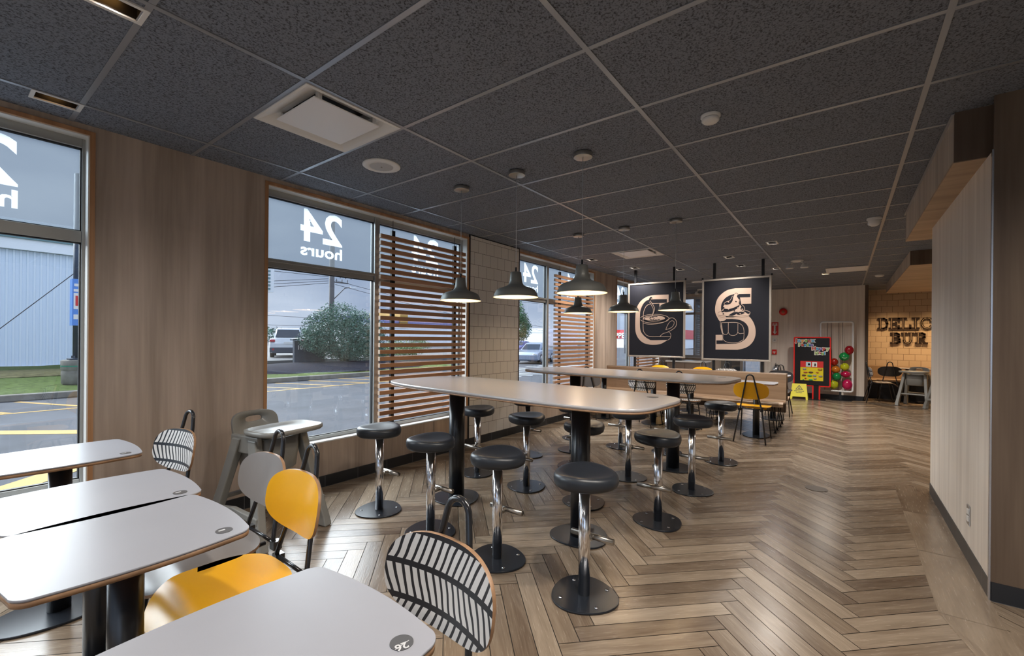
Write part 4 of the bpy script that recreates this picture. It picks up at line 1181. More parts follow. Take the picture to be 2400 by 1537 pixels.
for i, (y, z, ry, rz_, c, lb) in enumerate(BAL):
    mt = mat('balloon_rubber', c, .18, 0, .6)
    xo = 12.44 + (.02 if i % 2 else -.01)
    t_ = thing('balloon', lb, 'balloon', (xo, y, z), 0, 'balloons in the white frame')
    B().ball((0, 0, 0), .085, ry, rz_, 28, 18).build('skin', mt, t_)
    B().ball((0, .0, -rz_ - .004), .008, .008, .008, 8, 6).build('knot', mt, t_)
    if i in (1,):
        B().tube([(-.081, -.005 - .045 * math.cos(a), -.012 - .022 * math.sin(a)) for a in [PI * k / 8 for k in range(9)]], .0035, 6).build('smile_print', 'white', t_)
# wet floor sign
t_ = thing('wet_floor_sign', 'yellow folding wet floor sign at the foot of the toy display', 'sign', (12.10, .815, 0))
for sg in (-1, 1):
    a = B()
    def pt(y, z, off=0): return (sg * (.11 * (1 - z / .36)) + off * sg, y, z)
    for off0, off1 in ((0, .008),):
        poly = [(-.17, 0.0), (-.135, 0.0), (-.125, .06), (.125, .06), (.135, 0.0), (.17, 0.0), (.135, .35), (-.135, .35)]
        v = [pt(y, z + .001, off0) for y, z in poly] + [pt(y, z + .001, off1) for y, z in poly]
        n_ = len(poly)
        a.add(v, [(0, 1, 2, 7), (2, 3, 6, 7), (3, 4, 5, 6), (8, 9, 10, 15)[::-1], (10, 11, 14, 15)[::-1], (11, 12, 13, 14)[::-1]] + [(i, (i + 1) % n_, n_ + (i + 1) % n_, n_ + i) for i in range(n_)])
    pn = a.build('panel', 'sign_yellow', t_)
    if sg == -1:
        sl = .11 / .36
        nrm = Vector((-1, 0, -sl)).normalized(); upv = Vector((sl, 0, 1)).normalized()
        def fm(y, z): return frame_m(Vector((-.11 * (1 - z / .36) - .0095, y, z)), (0, -1, 0), upv, Vector((-1, 0, sl)).normalized())
        tri = bpy.data.meshes.new('warning_triangle')
        o1 = [(-.075, 0), (.075, 0), (0, .115)]; i1 = [(-.052, .013), (.052, .013), (0, .092)]
        tri.from_pydata([(x, y, 0) for x, y in o1 + i1], [], [(0, 1, 4, 3), (1, 2, 5, 4), (2, 0, 3, 5)]); tri.materials.append(M['kiosk_black'])
        o = bpy.data.objects.new('warning_triangle', tri); COL.objects.link(o); o.parent = pn; o.matrix_local = fm(0, .215)
        fig = B().box(-.006, .006, .05, .075, 0, .001).box(-.025, .015, .035, .045, 0, .001).box(-.02, .03, .022, .03, 0, .001).build('figure', 'kiosk_black', pn); fig.matrix_local = fm(0, .215)
        text_obj('caption', 'WET FLOOR', .034, 'kiosk_black', fm(0, .175), .0003, .0012, pn)
        text_obj('caption', 'CAUTION', .026, 'kiosk_black', fm(0, .145), .0003, .001, pn)
# wall devices
t_ = thing('fire_alarm', 'round red fire alarm bell high on the end wall', 'alarm', (EX, 1.19, 2.03))
v = B().sh()
def lx(prof, n=28):
    out = []
    for r, x in prof: out.append([(x, r * math.cos(2 * PI * i / n), r * math.sin(2 * PI * i / n)) for i in range(n)])
    return out
B().sh().layers(lx([(.035, -.001), (.05, -.02), (.085, -.03), (.085, -.055), (.05, -.068), (.004, -.07)]), False, True).build('bell', 'red', t_)
B().sh().layers(lx([(.034, -.069), (.03, -.076), (.004, -.077)]), False, True).build('hub', mat('bell_hub', (.45, .16, .08), .4), t_)
t_ = thing('fire_extinguisher_sign', 'red fire extinguisher sign with a white down arrow', 'sign', (EX, 1.365, 1.62))
B().box(-.006, -.001, -.075, .075, -.16, .16).build('plate', 'red_sign', t_)
ar = B(); flat_poly(ar, [(-.05, .14), (-.05, .07), (-.022, .085), (-.022, -.07), (-.045, -.07), (0, -.14), (.045, -.07), (.022, -.07), (.022, .085), (.05, .07), (.05, .14), (0, .125)], -.008, -.0061)
aa = ar.build('arrow', 'white', t_)
text_obj('word', 'FIRE', .034, 'red_sign', frame_m((-.0085, 0, .094), (0, -1, 0), (0, 0, 1), (-1, 0, 0)), .0002, .001, t_)
tx = text_obj('word', 'EXTINGUISHER', .024, 'kiosk_black', frame_m((-.0085, -.009, .07), (0, 0, -1), (0, -1, 0), (-1, 0, 0)), .0002, .0006, t_, 'LEFT')
t_ = thing('thermostat', 'small white round thermostat below the red arrow sign', 'thermostat', (EX, 1.365, 1.34))
B().sh().layers(lx([(.055, -.001), (.055, -.02), (.045, -.03), (.002, -.03)]), False, True).build('housing', 'white', t_)
B().box(-.033, -.0305, -.02, .02, -.02, .02).build('display', 'grey_perf', t_)
t_ = thing('fire_pull_station', 'small red fire pull station low on the end wall', 'alarm', (EX, 1.37, 1.05))
B().box(-.04, -.001, -.05, .05, -.06, .06).build('box', 'red', t_, .006, 2)
B().box(-.048, -.0401, -.03, .03, -.01, .012).box(-.048, -.0401, -.008, .008, -.045, -.01).build('pull_handle', 'white', t_)
t_ = thing('fire_extinguisher', 'silver fire extinguisher hanging on the end wall behind the booths', 'fire extinguisher', (EX - .09, 1.33, .33))
B().sh().lathe([(.002, 0), (.07, .003), (.075, .02), (.075, .30), (.06, .35), (.03, .38), (.022, .40)], n=28, capt=True).build('cylinder', 'chromelike', t_)
B().box(-.078, -.07, -.04, .04, .12, .26).build('label', 'red_sign', t_)
B().box(-.06, .03, -.014, .014, .40, .425).box(-.08, .02, -.01, .01, .44, .452).build('lever', 'black', t_)
B().tube([(0, -.02, .41), (-.02, -.09, .38), (-.02, -.11, .28), (-.02, -.10, .12)], .012, 8).build('hose', 'black', t_)
B().box(.06, .09, -.03, .03, .1, .3).build('bracket', 'black', t_)
# outlet
t_ = thing('wall_outlet', 'metal framed white power outlet low on the pale partition', 'outlet', (3.79, PY, .285))
B().box(-.036, .036, .0005, .006, -.058, .058).build('plate', 'chromelike', t_, .002, 1)
B().box(-.017, .017, .0061, .009, .006, .036).box(-.017, .017, .0061, .009, -.036, -.006).build('socket', 'white', t_)
t_ = B().sh().prism([(4.83 + .085 * math.cos(k * PI / 16), .19 + .085 * math.sin(k * PI / 16)) for k in range(32)], .0008, .003).build('floor_drain', mat('bronze_drain', (.05, .035, .025), .35, .7))
tag(t_, 'round bronze floor drain in the open aisle', 'drain')
# waste counter
t_ = thing('waste_counter', 'brown cupboard with a white top standing by the far windows', 'cabinet', (11.35, 3.05, 0))
B().box(-.32, .32, -.42, .42, .08, .79).build('carcass', 'taupe', t_, .004, 1)
B().box(-.345, .345, -.45, .45, .79, .825).build('top', 'worktop', t_, .004, 1)
B().box(-.328, -.321, -.40, -.01, .12, .77).build('door', 'taupe', t_); B().box(-.328, -.321, .01, .40, .12, .77).build('door', 'taupe', t_)
B().box(-.30, .30, -.40, .40, 0, .08).build('plinth', 'black_trim', t_)
t_ = thing('condiment_box', 'dark condiment dispenser on the white cupboard top', 'dispenser', (11.2, 3.3, .826))
B().box(-.09, .09, -.12, .12, 0, .07).build('body', 'black_trim', t_, .004, 1); B().cyl(-.03, .05, .07, .13, .012, 10).cyl(-.03, -.04, .07, .12, .012, 10).build('pump', 'chromelike', t_)
# alcove bench, tables, letters
t_ = thing('alcove_bench', 'oak bench running along the cream tiled alcove wall', 'bench', (13.98, -.45, 0))
al_ = B().prism([(-.62, .40), (-.63, .43), (-.60, .45), (-.2, .43), (-.14, .45), (-.08, .74), (-.0, .75), (0, .70), (-.05, .70), (-.10, .40)], 0, 3.4, lambda x, z, y: (x, -y, z))
al_.build('seat_shell', 'bench', t_)
B().box(-.50, -.02, -3.38, -.02, .0, .38).build('plinth', 'black_trim', t_)
for k, (y, lb) in enumerate(((-1.13, 'small white table in the alcove below the letters'), (-1.98, 'alcove table cut off by the partition'))):
    small_table((13.22, y, 0), lb, (.24, .36), 0, 'table', group='alcove tables')
def slab_letter(ch, y, z, h, label):
    """dark slab-serif letter with a pale inlay; y is its left edge as read, letters run towards -y"""
    t_ = thing('wall_letter', label, 'letter', (13.998, y, z), 0, 'dark slab letters on the alcove wall')
    s_ = h / 1.0; w = .17
    st = []      # strokes: polylines in letter units (0..0.8, 0..1)
    if ch == 'D': st = [[(.16, 0), (.16, 1)], [(.0, 0), (.42, 0), (.62, .12), (.70, .5), (.62, .88), (.42, 1), (0, 1)]]
    if ch == 'E': st = [[(.16, 0), (.16, 1)], [(0, 0), (.70, 0), (.70, .26)], [(0, 1), (.70, 1), (.70, .74)], [(.16, .5), (.5, .5)], [(.5, .38), (.5, .62)]]
    if ch == 'L': st = [[(.16, 0), (.16, 1)], [(0, 1), (.36, 1)], [(0, 0), (.70, 0), (.70, .30)]]
    if ch == 'I': st = [[(.22, 0), (.22, 1)], [(0, 0), (.44, 0)], [(0, 1), (.44, 1)]]
    if ch == 'C': st = [[(.70, .72), (.66, .92), (.42, 1), (.2, .94), (.06, .7), (.04, .5), (.06, .3), (.2, .06), (.42, 0), (.66, .08), (.70, .26)]]
    if ch == 'B': st = [[(.16, 0), (.16, 1)], [(0, 0), (.45, 0), (.64, .12), (.64, .40), (.45, .52), (.16, .52)], [(0, 1), (.42, 1), (.58, .90), (.58, .64), (.42, .52)]]
    if ch == 'U': st = [[(.16, 1), (.16, .3), (.26, .06), (.42, 0), (.58, .06), (.68, .3), (.68, 1)], [(0, 1), (.32, 1)], [(.52, 1), (.84, 1)]]
    if ch == 'R': st = [[(.16, 0), (.16, 1)], [(0, 1), (.45, 1), (.62, .90), (.62, .62), (.45, .50), (.16, .50)], [(.36, .50), (.68, 0)], [(0, 0), (.34, 0)], [(.58, 0), (.80, 0)]]
    def rib(bm, P, hw, x0, x1):
        for i in range(len(P) - 1):
            a, c = P[i], P[i + 1]
            dx, dy = c[0] - a[0], c[1] - a[1]; d = math.hypot(dx, dy)
            ex, ey = dx / d * hw * .9, dy / d * hw * .9; nx, ny = -dy / d * hw, dx / d * hw
            poly = [(a[0] - ex + nx, a[1] - ey + ny), (a[0] - ex - nx, a[1] - ey - ny), (c[0] + ex - nx, c[1] + ey - ny), (c[0] + ex + nx, c[1] + ey + ny)]
            bm.prism([(p * s_, q * s_) for p, q in poly], x0, x1, lambda a_, c_, d_: (d_, -a_, c_))
    b_ = B()
    for k_, P in enumerate(st): rib(b_, P, .085, -.035 - .0004 * k_, -.006)
    b_.build('face', 'letter', t_)
    c_ = B(); rib(c_, st[0], .020, -.0385, -.034)
    c_.build('inlay', 'letter_in', t_)
hh = .235
for ch, y, wrd in (('D', -.655, 'first letter of the upper word'), ('E', -.86, 'second letter of the upper word'), ('L', -1.065, 'third letter of the upper word'), ('I', -1.27, 'fourth letter of the upper word'), ('C', -1.42, 'cut off by the partition')):
    slab_letter(ch, y, 1.645, hh, 'dark letter %s on the cream alcove wall, %s' % (ch, wrd))
for ch, y, wrd in (('B', -.89, 'start of the lower word'), ('U', -1.085, 'middle of the lower word'), ('R', -1.33, 'last visible of the lower word')):
    slab_letter(ch, y, 1.295, hh, 'dark letter %s on the cream alcove wall, %s' % (ch, wrd))

# ================================================================= OUTSIDE
GZ = -0.35
M['asphalt'] = mat('asphalt', (0.080, 0.083, 0.097), 0.8, spec=.12, bump=.3, bscale=90, var=.16, vscale=1.3)
M['pavement'] = mat('pale_pavement', (0.13, 0.13, 0.135), 0.8, spec=.15, var=.1, vscale=1.0)
M['concrete'] = mat('concrete', (0.19, 0.18, 0.16), 0.85, spec=.15, bump=.5, bscale=20, var=.25, vscale=5)
M['line_yellow'] = mat('yellow_road_paint', (0.44, 0.27, 0.07), 0.6, spec=.15, var=.08, vscale=20)
M['line_white'] = mat('white_road_paint', (0.36, 0.37, 0.39), 0.6, spec=.15)
M['grass'] = mat('grass', (0.085, 0.120, 0.036), 0.9, spec=.05, bump=.9, bscale=45, var=.55, vscale=9)
M['dry_grass'] = mat('worn_grass', (0.13, 0.12, 0.06), 0.9, spec=.05, bump=.9, bscale=45, var=.5, vscale=6)
M['mulch'] = mat('dark_mulch', (0.026, 0.027, 0.040), 0.95, spec=.05, bump=1.0, bscale=30, var=.7, vscale=26)
M['corrugated'] = mat('blue_grey_corrugated_steel', (0.74, 0.82, 0.92), 0.5, 0)
M['fascia'] = mat('white_metal_fascia', (0.85, 0.88, 0.92), 0.45)
M['green_strip'] = mat('grey_green_strip', (0.14, 0.24, 0.26), 0.5)
M['navy'] = mat('dark_painted_steel', (0.035, 0.050, 0.080), 0.45, .2, var=.3, vscale=5)
M['banner'] = mat('blue_banner', (0.09, 0.25, 0.66), 0.45)
M['bark'] = mat('brown_bark', (0.10, 0.075, 0.055), 0.9)
M['pole'] = mat('weathered_pole', (0.12, 0.115, 0.12), 0.8)
M['wire'] = mat('black_wire', (0.02, 0.02, 0.03), 0.6)
def leafmat(name, c):
    m, n, b = newmat(name)
    at = n.nodes.new('ShaderNodeAttribute'); at.attribute_name = 'tone'
    r = n.nodes.new('ShaderNodeValToRGB')
    r.color_ramp.elements[0].color = (*[q * .45 for q in c], 1); r.color_ramp.elements[1].color = (*[min(1, q * 1.75) for q in c], 1)
    n.links.new(at.outputs['Fac'], r.inputs[0]); n.links.new(r.outputs[0], b.inputs['Base Color'])
    b.inputs['Roughness'].default_value = .6
    return m
M['leaf_blue'] = leafmat('bluish_leaf', (.10, .19, .14))
M['leaf_green'] = leafmat('fresh_leaf', (.070, .155, .070))
M['leaf_light'] = leafmat('hedge_leaf', (.13, .20, .07))
lot = B().box(-60, 140, 3.9, 200, GZ - .2, GZ).box(12.9, 140, -60, 3.9, GZ - .2, GZ).build('parking_lot', 'asphalt')
struct(lot, 'grey asphalt lot outside the windows')
struct(B().box(-60, -3.2, -60, 3.9, GZ - .2, GZ).build('side_lot', 'pavement'))
def stripe(x0, y0, x1, y1, w, m_='line_yellow', z=GZ):
    dx, dy = x1 - x0, y1 - y0; d = math.hypot(dx, dy); nx, ny = -dy / d * w / 2, dx / d * w / 2
    o = B().prism([(x0 + nx, y0 + ny), (x0 - nx, y0 - ny), (x1 - nx, y1 - ny), (x1 + nx, y1 + ny)], z + .001, z + .005).build('painted_line', m_, lot)
stripe(-12, 13.98, 12.0, 13.95, .12)
stripe(-4, 17.6 - .55, 1.6, 10.6, .0001 + .0)if False else None
for k in range(-6, 9):
    x = 1.40 + k * 1.25
    stripe(x, 16.3, x + .95, 14.0, .13)
stripe(-3.0, 15.6, 2.2, 9.85, .32)
stripe(-1.3, 5.45, 4.6, 10.9, .34)
for k in range(6):
    stripe(13.0 + k * .9, 13.9, 14.2 + k * .9, 11.4, .35, 'line_white')
for k in range(7):
    stripe(16.2 + k * 1.4, 15.2, 16.9 + k * 1.4, 12.6, .5, 'line_white')
for k in range(5):
    stripe(22 + k * 4, -6 + k, 34 + k * 4, -3 + k, .15, 'line_white')
struct(B().box(-25, 17.8, 16.45, 16.75, GZ, -.19).build('curb', 'concrete', None, .02, 2), 'worn concrete curb along the lawn')
# lawn rising behind the curb
lw = B()
gx = [-25 + 1.0 * i for i in range(45)]; gy = [16.75, 17.6, 18.6, 20, 22, 24.5, 27.2]
def gzf(x, y): return -.20 + .22 * (y - 16.75) / 10.4 + .03 * math.sin(x * 1.7) * math.sin(y)
vv = [(x, y, gzf(x, y)) for y in gy for x in gx if x <= 18.0]
nx_ = len([x for x in gx if x <= 18.0])
lw.add(vv, [(j * nx_ + i, j * nx_ + i + 1, (j + 1) * nx_ + i + 1, (j + 1) * nx_ + i) for j in range(len(gy) - 1) for i in range(nx_ - 1)])
lawn = lw.build('lawn', 'grass'); tag(lawn, 'strip of grass behind the concrete curb', 'grass', kind='stuff')
dg = B().sh().layers([[(1.2 + 5.5 * s_ * math.cos(a), 23.2 + 1.7 * s_ * math.sin(a), z) for a in [2 * PI * k / 40 for k in range(40)]] for s_, z in ((1.0, -.08), (.8, .0), (.4, .02), (.05, .02))], False, True)
tag(dg.build('worn_lawn', 'dry_grass'), 'worn brownish patch of lawn in front of the corrugated wall', 'grass', kind='stuff')
mb = B().sh().layers([[(12.4 + 5.2 * s_ * math.cos(a), 19.9 + 2.6 * s_ * math.sin(a), z) for a in [2 * PI * k / 56 for k in range(56)]] for s_, z in ((1.0, -.18), (.93, -.08), (.7, .06), (.4, .12), (.05, .13))], False, True)
tag(mb.build('mulch_bed', 'mulch'), 'dark mulch bed around the big bush', 'mulch', kind='stuff')
struct(B().box(7.5, 30, 22.4, 60, GZ, .14).build('upper_lot', 'pavement'), 'raised paved lot behind the mulch bed')
# leafy plants
def foliage(name, blobs, n, size, matn, parent, seed=1):
    rg_ = random.Random(seed)
    vs, fs, tn = [], [], []
    tot = sum(b[3] * b[4] * b[5] for b in blobs)
    for (cx, cy, cz, rx, ry, rz_) in blobs:
        k_ = int(n * rx * ry * rz_ / tot)
        for _ in range(k_):
            a, c = rg_.uniform(0, 2 * PI), rg_.uniform(-1, 1)
            r = rg_.uniform(.55, 1.06) ** .8
            s_ = math.sqrt(1 - c * c)
            bump = 1 + .10 * math.sin(5 * a + cx) * math.cos(4 * c + cy)
            p = Vector((cx + rx * r * bump * s_ * math.cos(a), cy + ry * r * bump * s_ * math.sin(a), cz + rz_ * r * bump * c))
            d1 = Vector((rg_.gauss(0, 1), rg_.gauss(0, 1), rg_.gauss(0, .6))).normalized() * size * rg_.uniform(.6, 1.5)
            d2 = Vector((rg_.gauss(0, 1), rg_.gauss(0, 1), rg_.gauss(0, 1))).normalized().cross(d1).normalized() * size * .38
            q = len(vs)
            vs += [p - d1, p - d2, p + d1, p + d2]; fs.append((q, q + 1, q + 2, q + 3)); tn.append(min(1, max(0, rg_.gauss(.42, .22))))
    me = bpy.data.meshes.new(name); me.from_pydata([tuple(v) for v in vs], [], fs); me.materials.append(M[matn])
    me.attributes.new('tone', 'FLOAT', 'FACE').data.foreach_set('value', tn)
    o = bpy.data.objects.new(name, me); COL.objects.link(o); o.parent = parent
    return o
t_ = thing('bush', 'large rounded blue-green bush standing in the mulch bed', 'bush', (12.9, 20.2, .1))
bl = [(0, 0, 1.15, 2.1, 1.3, 1.05), (-1.0, -.2, 1.7, 1.2, .9, .85), (-.3, 0, 2.3, 1.1, .8, .65), (1.1, 0, 1.6, 1.2, .9, .9), (-1.6, -.2, 1.0, .8, .7, .55), (.6, -.3, .5, 1.6, .9, .5), (-.2, -.4, .65, 1.2, .8, .5), (1.9, .1, 1.1, .7, .6, .8), (-1.55, 0, 2.0, .55, .3, .25), (1.0, .1, 2.4, .5, .4, .3)]
foliage('foliage', bl, 30000, .05, 'leaf_blue', t_, 2)
for k in range(9):
    a = k * .7
    B().tube([(0.1 * math.cos(a), .1 * math.sin(a), -.15), (.5 * math.cos(a), .4 * math.sin(a), .8), (1.2 * math.cos(a), .7 * math.sin(a), 1.9)], .03, 6).build('stem', 'bark', t_)
t_ = thing('tree', 'leafy green tree behind the silver sedan', 'tree', (33.6, 24.6, GZ))
foliage('crown', [(0, 0, 2.6, 1.45, 1.4, 1.3), (-.3, 0, 3.9, 1.1, 1.1, 1.0), (-.9, 0, 2.0, .8, .8, .7), (.8, 0, 3.0, .9, .9, 1.1), (0.2, 0, 4.7, .6, .6, .55), (.5, .2, 1.9, .8, .8, .5)], 9000, .085, 'leaf_green', t_, 3)
B().tube([(0, 0, 0), (.03, 0, 1.4), (0, 0, 3.5)], .11, 8).build('trunk', 'bark', t_)
for i, (x, y, rx, h, lb, mt) in enumerate(((19.5, 24.0, 1.6, .9, 'low light green hedge glimpsed through the large slat screen', 'leaf_light'), (26, 31, 2.2, 1.2, 'round hedge farther off behind the large slat screen', 'leaf_light'), (17, 23.2, 1.0, .75, 'reddish leaved shrub at the edge of the mulch bed', 'leaf_light'))):
    t_ = thing('hedge', lb, 'hedge', (x, y, .05 if y < 25 else .1))
    foliage('foliage', [(0, 0, h * .55, rx, rx * .6, h * .55), (rx * .6, 0, h * .45, rx * .6, rx * .5, h * .45)], 3200, .06, mt, t_, 9 + i)
# tree line on the horizon
tl = thing('tree_line', 'low dark tree line along the horizon', 'trees', (0, 150, GZ)); tl['kind'] = 'stuff'
foliage('crowns', [(40 + i * 9, random.uniform(-6, 6), 1.6, 7, 4, random.uniform(2.2, 3.8)) for i in range(24)], 14000, .55, 'leaf_blue', tl, 6)
# warehouse
wh = thing('warehouse', 'blue-grey corrugated metal warehouse filling the first window', 'building', (-20, 27.4, 0))
pts = []
x = 0.0; k = 0
while x < 28.6:
    for dx, dy in ((0, 0), (.055, 0), (.075, -.06), (.13, -.06), (.15, 0)): pts.append((x + dx, dy))
    x += .196; k += 1
cw = B()
z0_, z1_ = -.02, 4.82
base = len(cw.v); cw.v += [(x, y, z0_) for x, y in pts] + [(x, y, z1_) for x, y in pts]; n_ = len(pts)
for i in range(n_ - 1): cw.f.append((i, i + 1, n_ + i + 1, n_ + i)); cw.m.append(0); cw.sm.append(False)
cw.box(0, 28.7, .02, .3, z0_, z1_)
cw.build('corrugated_wall', 'corrugated', wh)
B().box(0, 28.8, -.08, .3, -.25, -.02).build('base_flashing', 'fascia', wh)
B().box(0, 28.9, -.25, .3, 4.83, 5.28).build('fascia', 'fascia', wh)
B().box(0, 28.9, -.33, .3, 5.28, 5.40).build('gutter', 'green_strip', wh)
B().box(0, 28.9, -.20, .3, 5.40, 6.1).build('upper_panel', 'fascia', wh)
B().box(21.0, 21.5, -.7, -.2, 5.42, 5.62).build('flood_light', 'alu_light', wh)
for xx in range(22):
    for zz in (1.6, 3.0, 4.4):
        pass
# lamp post in a concrete barrel
t_ = thing('lamp_post', 'dark painted lamp post standing in the concrete barrel', 'post', (2.86, 18.5, .57))
B().sh().cyl(0, 0, .06, 5.6, .145, 20).build('pole', 'navy', t_)
B().box(-.24, .24, -.24, .24, 0.0, .05).build('flange', 'navy', t_, .01, 1)
for a in range(4): B().cyl(.18 * math.cos(a * PI / 2 + .8), .18 * math.sin(a * PI / 2 + .8), .05, .12, .025, 8).build('bolt', 'navy', t_)
bn = B().box(-.19, .19, -.20, -.15, 1.03, 2.42).box(.165, .19, -.15, .16, 1.03, 2.42).box(-.19, -.165, -.15, .16, 1.03, 2.42).build('banner', 'banner', t_, label='blue banner wrapped round the post')
B().box(-.16, -.0, -.206, -.2005, 1.22, 1.36).box(-.16, -.02, -.206, -.2005, 1.52, 2.0).box(-.16, .0, -.206, -.2005, 2.04, 2.12).box(-.15, .06, -.206, -.2005, 2.20, 2.28).build('print', 'white', bn)
B().box(-.12, -.06, -.21, -.2061, 1.62, 1.92).build('print', 'red_sign', bn)
t_ = thing('concrete_barrel', 'round weathered concrete barrel footing with a green band', 'footing', (2.86, 18.5, -.19))
B().sh().lathe([(.0, 0), (.33, .0), (.385, .08), (.39, .42), (.375, .44), (.385, .46), (.40, .50), (.40, .74), (.37, .76), (0.01, .76)], n=36).build('body', 'concrete', t_, label='weathered white concrete')
B().sh().lathe([(.402, .56), (.402, .60)], n=36).build('band', mat('green_band', (.02, .22, .14), .5), t_)
t_ = B().tube([(-.55, 18.3, -.1), (1.26, 18.3, 1.47), (2.70, 18.35, 3.14)], .012, 6).build('guy_wire', 'wire'); tag(t_, 'thin stay cable running down in front of the corrugated wall', 'cable')
t_ = thing('pylon_sign', 'back of a raised sign with green louvres at the edge of the second window', 'sign', (8.9, 22, -.2))
B().box(-.6, 1.28, -.1, .1, 3.65, 5.3).build('cabinet', 'alu_light', t_)
for k in range(9): B().box(-.6, 1.1, -.14, -.101, 3.75 + k * .17, 3.84 + k * .17).build('louvre', 'green_strip', t_)
B().cyl(-.2, 0, 0, 3.65, .12, 12).build('post', 'alu_light', t_)
# utility pole, wires, street light
t_ = thing('utility_pole', 'tall grey utility pole with cross arms above the bush', 'pole', (24.1, 40, .14))
B().sh().cyl(0, 0, 0, 12.5, .24, 12).build('pole', 'pole', t_)
B().box(.1, 2.3, -.06, .06, 7.28, 7.40).build('cross_arm', 'pole', t_); B().box(.1, 1.8, -.06, .06, 6.55, 6.66).build('cross_arm', 'pole', t_)
for xx in (.9, 1.5, 2.1): B().cyl(xx, 0, 7.05, 7.28, .05, 8).build('insulator', 'pole', t_); B().cyl(xx - .4, 0, 6.66, 6.95, .04, 8).build('insulator', 'pole', t_)
B().tube([(.2, 0, 4.9), (1.4, 0, 6.1), (2.1, 0, 6.25)], .05, 6).build('lamp_arm', 'pole', t_); B().box(2.0, 2.7, -.12, .12, 6.2, 6.3).build('lamp_head', 'alu_light', t_)
WR = [((-10, 44, 8.6), (23.8, 40.1, 7.2)), ((24.4, 39.9, 7.5), (75, 36, 7.0)), ((-10, 42, 3.6), (23.8, 40.1, 7.0)), ((-10, 42, 3.0), (23.8, 40.1, 6.8)), ((-10, 42, 2.3), (23.8, 40.1, 6.6)), ((24.4, 39.9, 6.9), (60, 38, 3.2)), ((24.4, 39.9, 6.5), (60, 38, 2.6)), ((-10, 50, 4.6), (60, 50, 3.6)), ((-10, 52, 3.4), (60, 52, 2.9))]
WL = ['topmost power line left of the pole', 'power line leaving the upper cross arm to the right', 'highest of three fanning power lines left of the pole', 'middle of three fanning power lines left of the pole', 'lowest of three fanning power lines left of the pole', 'steep power line falling to the right of the pole', 'second steep power line falling to the right, just below the first', 'long level power line passing low behind the bush', 'lowest level power line, close above the car roof']
for i, (a, c) in enumerate(WR):
    A_, C_ = Vector(a), Vector(c)
    pp = [A_.lerp(C_, k / 12) - Vector((0, 0, .5 * math.sin(PI * k / 12))) for k in range(13)]
    tag(B().tube(pp, .022, 5).build('power_line', 'wire'), WL[i], 'cable', 'overhead power lines')
t_ = thing('utility_pole', 'far slim pole seen through the farthest window', 'pole', (52, 21.5, GZ))
B().cyl(0, 0, 0, 7, .12, 8).build('pole', 'pole', t_); B().tube([(0, 0, 6.6), (0, 1.8, 7.8)], .05, 6).build('arm', 'pole', t_)
# cars
def car(loc, rz, label, Lc, Wc, prof, cab, paint, wheel_r, wheels, dark, suv):
    t_ = thing('parked_car', label, 'car', loc, rz, None)
    hw = Wc / 2
    def section(prof, inset): return prof
    b_ = B().sh(False)
    rings = []
    for y, s_ in ((-hw, .90), (-hw + .08, .98), (-hw + .25, 1.0), (hw - .25, 1.0), (hw - .08, .98), (hw, .90)):
        cx = 0; zc = .55
        rings.append([(x * (1 if abs(y) < hw - .1 else .985), y, zc + (z - zc) * s_) for x, z in prof])
    b_.layers(rings, True, True)
    b_.build('body', paint, t_, .04, 3)
    g_ = B()
    rings = []
    for y, s_ in ((-hw + .18, 0), (-hw + .30, .9), (-hw + .36, 1), (hw - .36, 1), (hw - .30, .9), (hw - .18, 0)):
        zb = cab[0][1]
        ins = 0 if s_ == 0 else 1
        rings.append([(x, y if not ins else y, zb + (z - zb) * (s_ if s_ else .02)) for x, z in cab])
    g_.layers(rings, True, True)
    g_.build('cabin', paint, t_, .05, 3)
    # glazing
    gl = B()
    (ax, az), (bx_, bz_), (cx_, cz_), (dx_, dz_) = cab[0], cab[1], cab[-2], cab[-1]
    def lerp(p, q, t): return (p[0] + (q[0] - p[0]) * t, p[1] + (q[1] - p[1]) * t)
    for (p, q, o) in ((cab[0], cab[1], 1), (cab[-1], cab[-2], -1)):
        u, v = lerp(p, q, .12), lerp(p, q, .86)
        e_ = .015 * o
        gl.add([(u[0] + e_, -hw + .28, u[1] + .01), (u[0] + e_, hw - .28, u[1] + .01), (v[0] + e_, hw - .38, v[1] + .012), (v[0] + e_, -hw + .38, v[1] + .012)], [(0, 1, 2, 3)])
    zt = cab[1][1] - .07; zb = cab[0][1] + .03
    for sg in (-1, 1):
        ys, yt = sg * (hw - .185), sg * (hw - .315)
        xs0, xs1 = cab[1][0] - .35 if cab[1][0] > 0 else cab[1][0] + .3, cab[-2][0] + .25
        n_ = 3 if suv else 2
        xa, xb = cab[0][0] - .45, cab[-1][0] + .45
        ta_, tb_ = cab[1][0] - .12, cab[-2][0] + .12
        for i in range(n_):
            f0, f1 = i / n_ + .02, (i + 1) / n_ - .02
            gl.add([(xa + (xb - xa) * f0, ys, zb), (xa + (xb - xa) * f1, ys, zb), (ta_ + (tb_ - ta_) * f1, yt, zt), (ta_ + (tb_ - ta_) * f0, yt, zt)], [(0, 1, 2, 3)])
    gl.build('windows', dark, t_)
    for x in wheels:
        for sg in (-1, 1):
            w_ = B().sh().mat(0)
            y_ = sg * (hw - .10)
            def ring(r, y): return [(x + r * math.cos(2 * PI * k / 24), y, wheel_r + r * math.sin(2 * PI * k / 24)) for k in range(24)]
            w_.layers([ring(wheel_r, y_ - .11), ring(wheel_r, y_ + .11)], True, True)
            w_.mat(1).layers([ring(wheel_r * .66, y_ + sg * .112), ring(wheel_r * .62, y_ + sg * .118), ring(wheel_r * .12, y_ + sg * .119)], False, True)
            w_.build('wheel', ['black_trim', 'chromelike'], t_)
    return t_
M['car_white'] = mat('white_car_paint', (.62, .65, .70), .2, 0, .6, coat=.5)
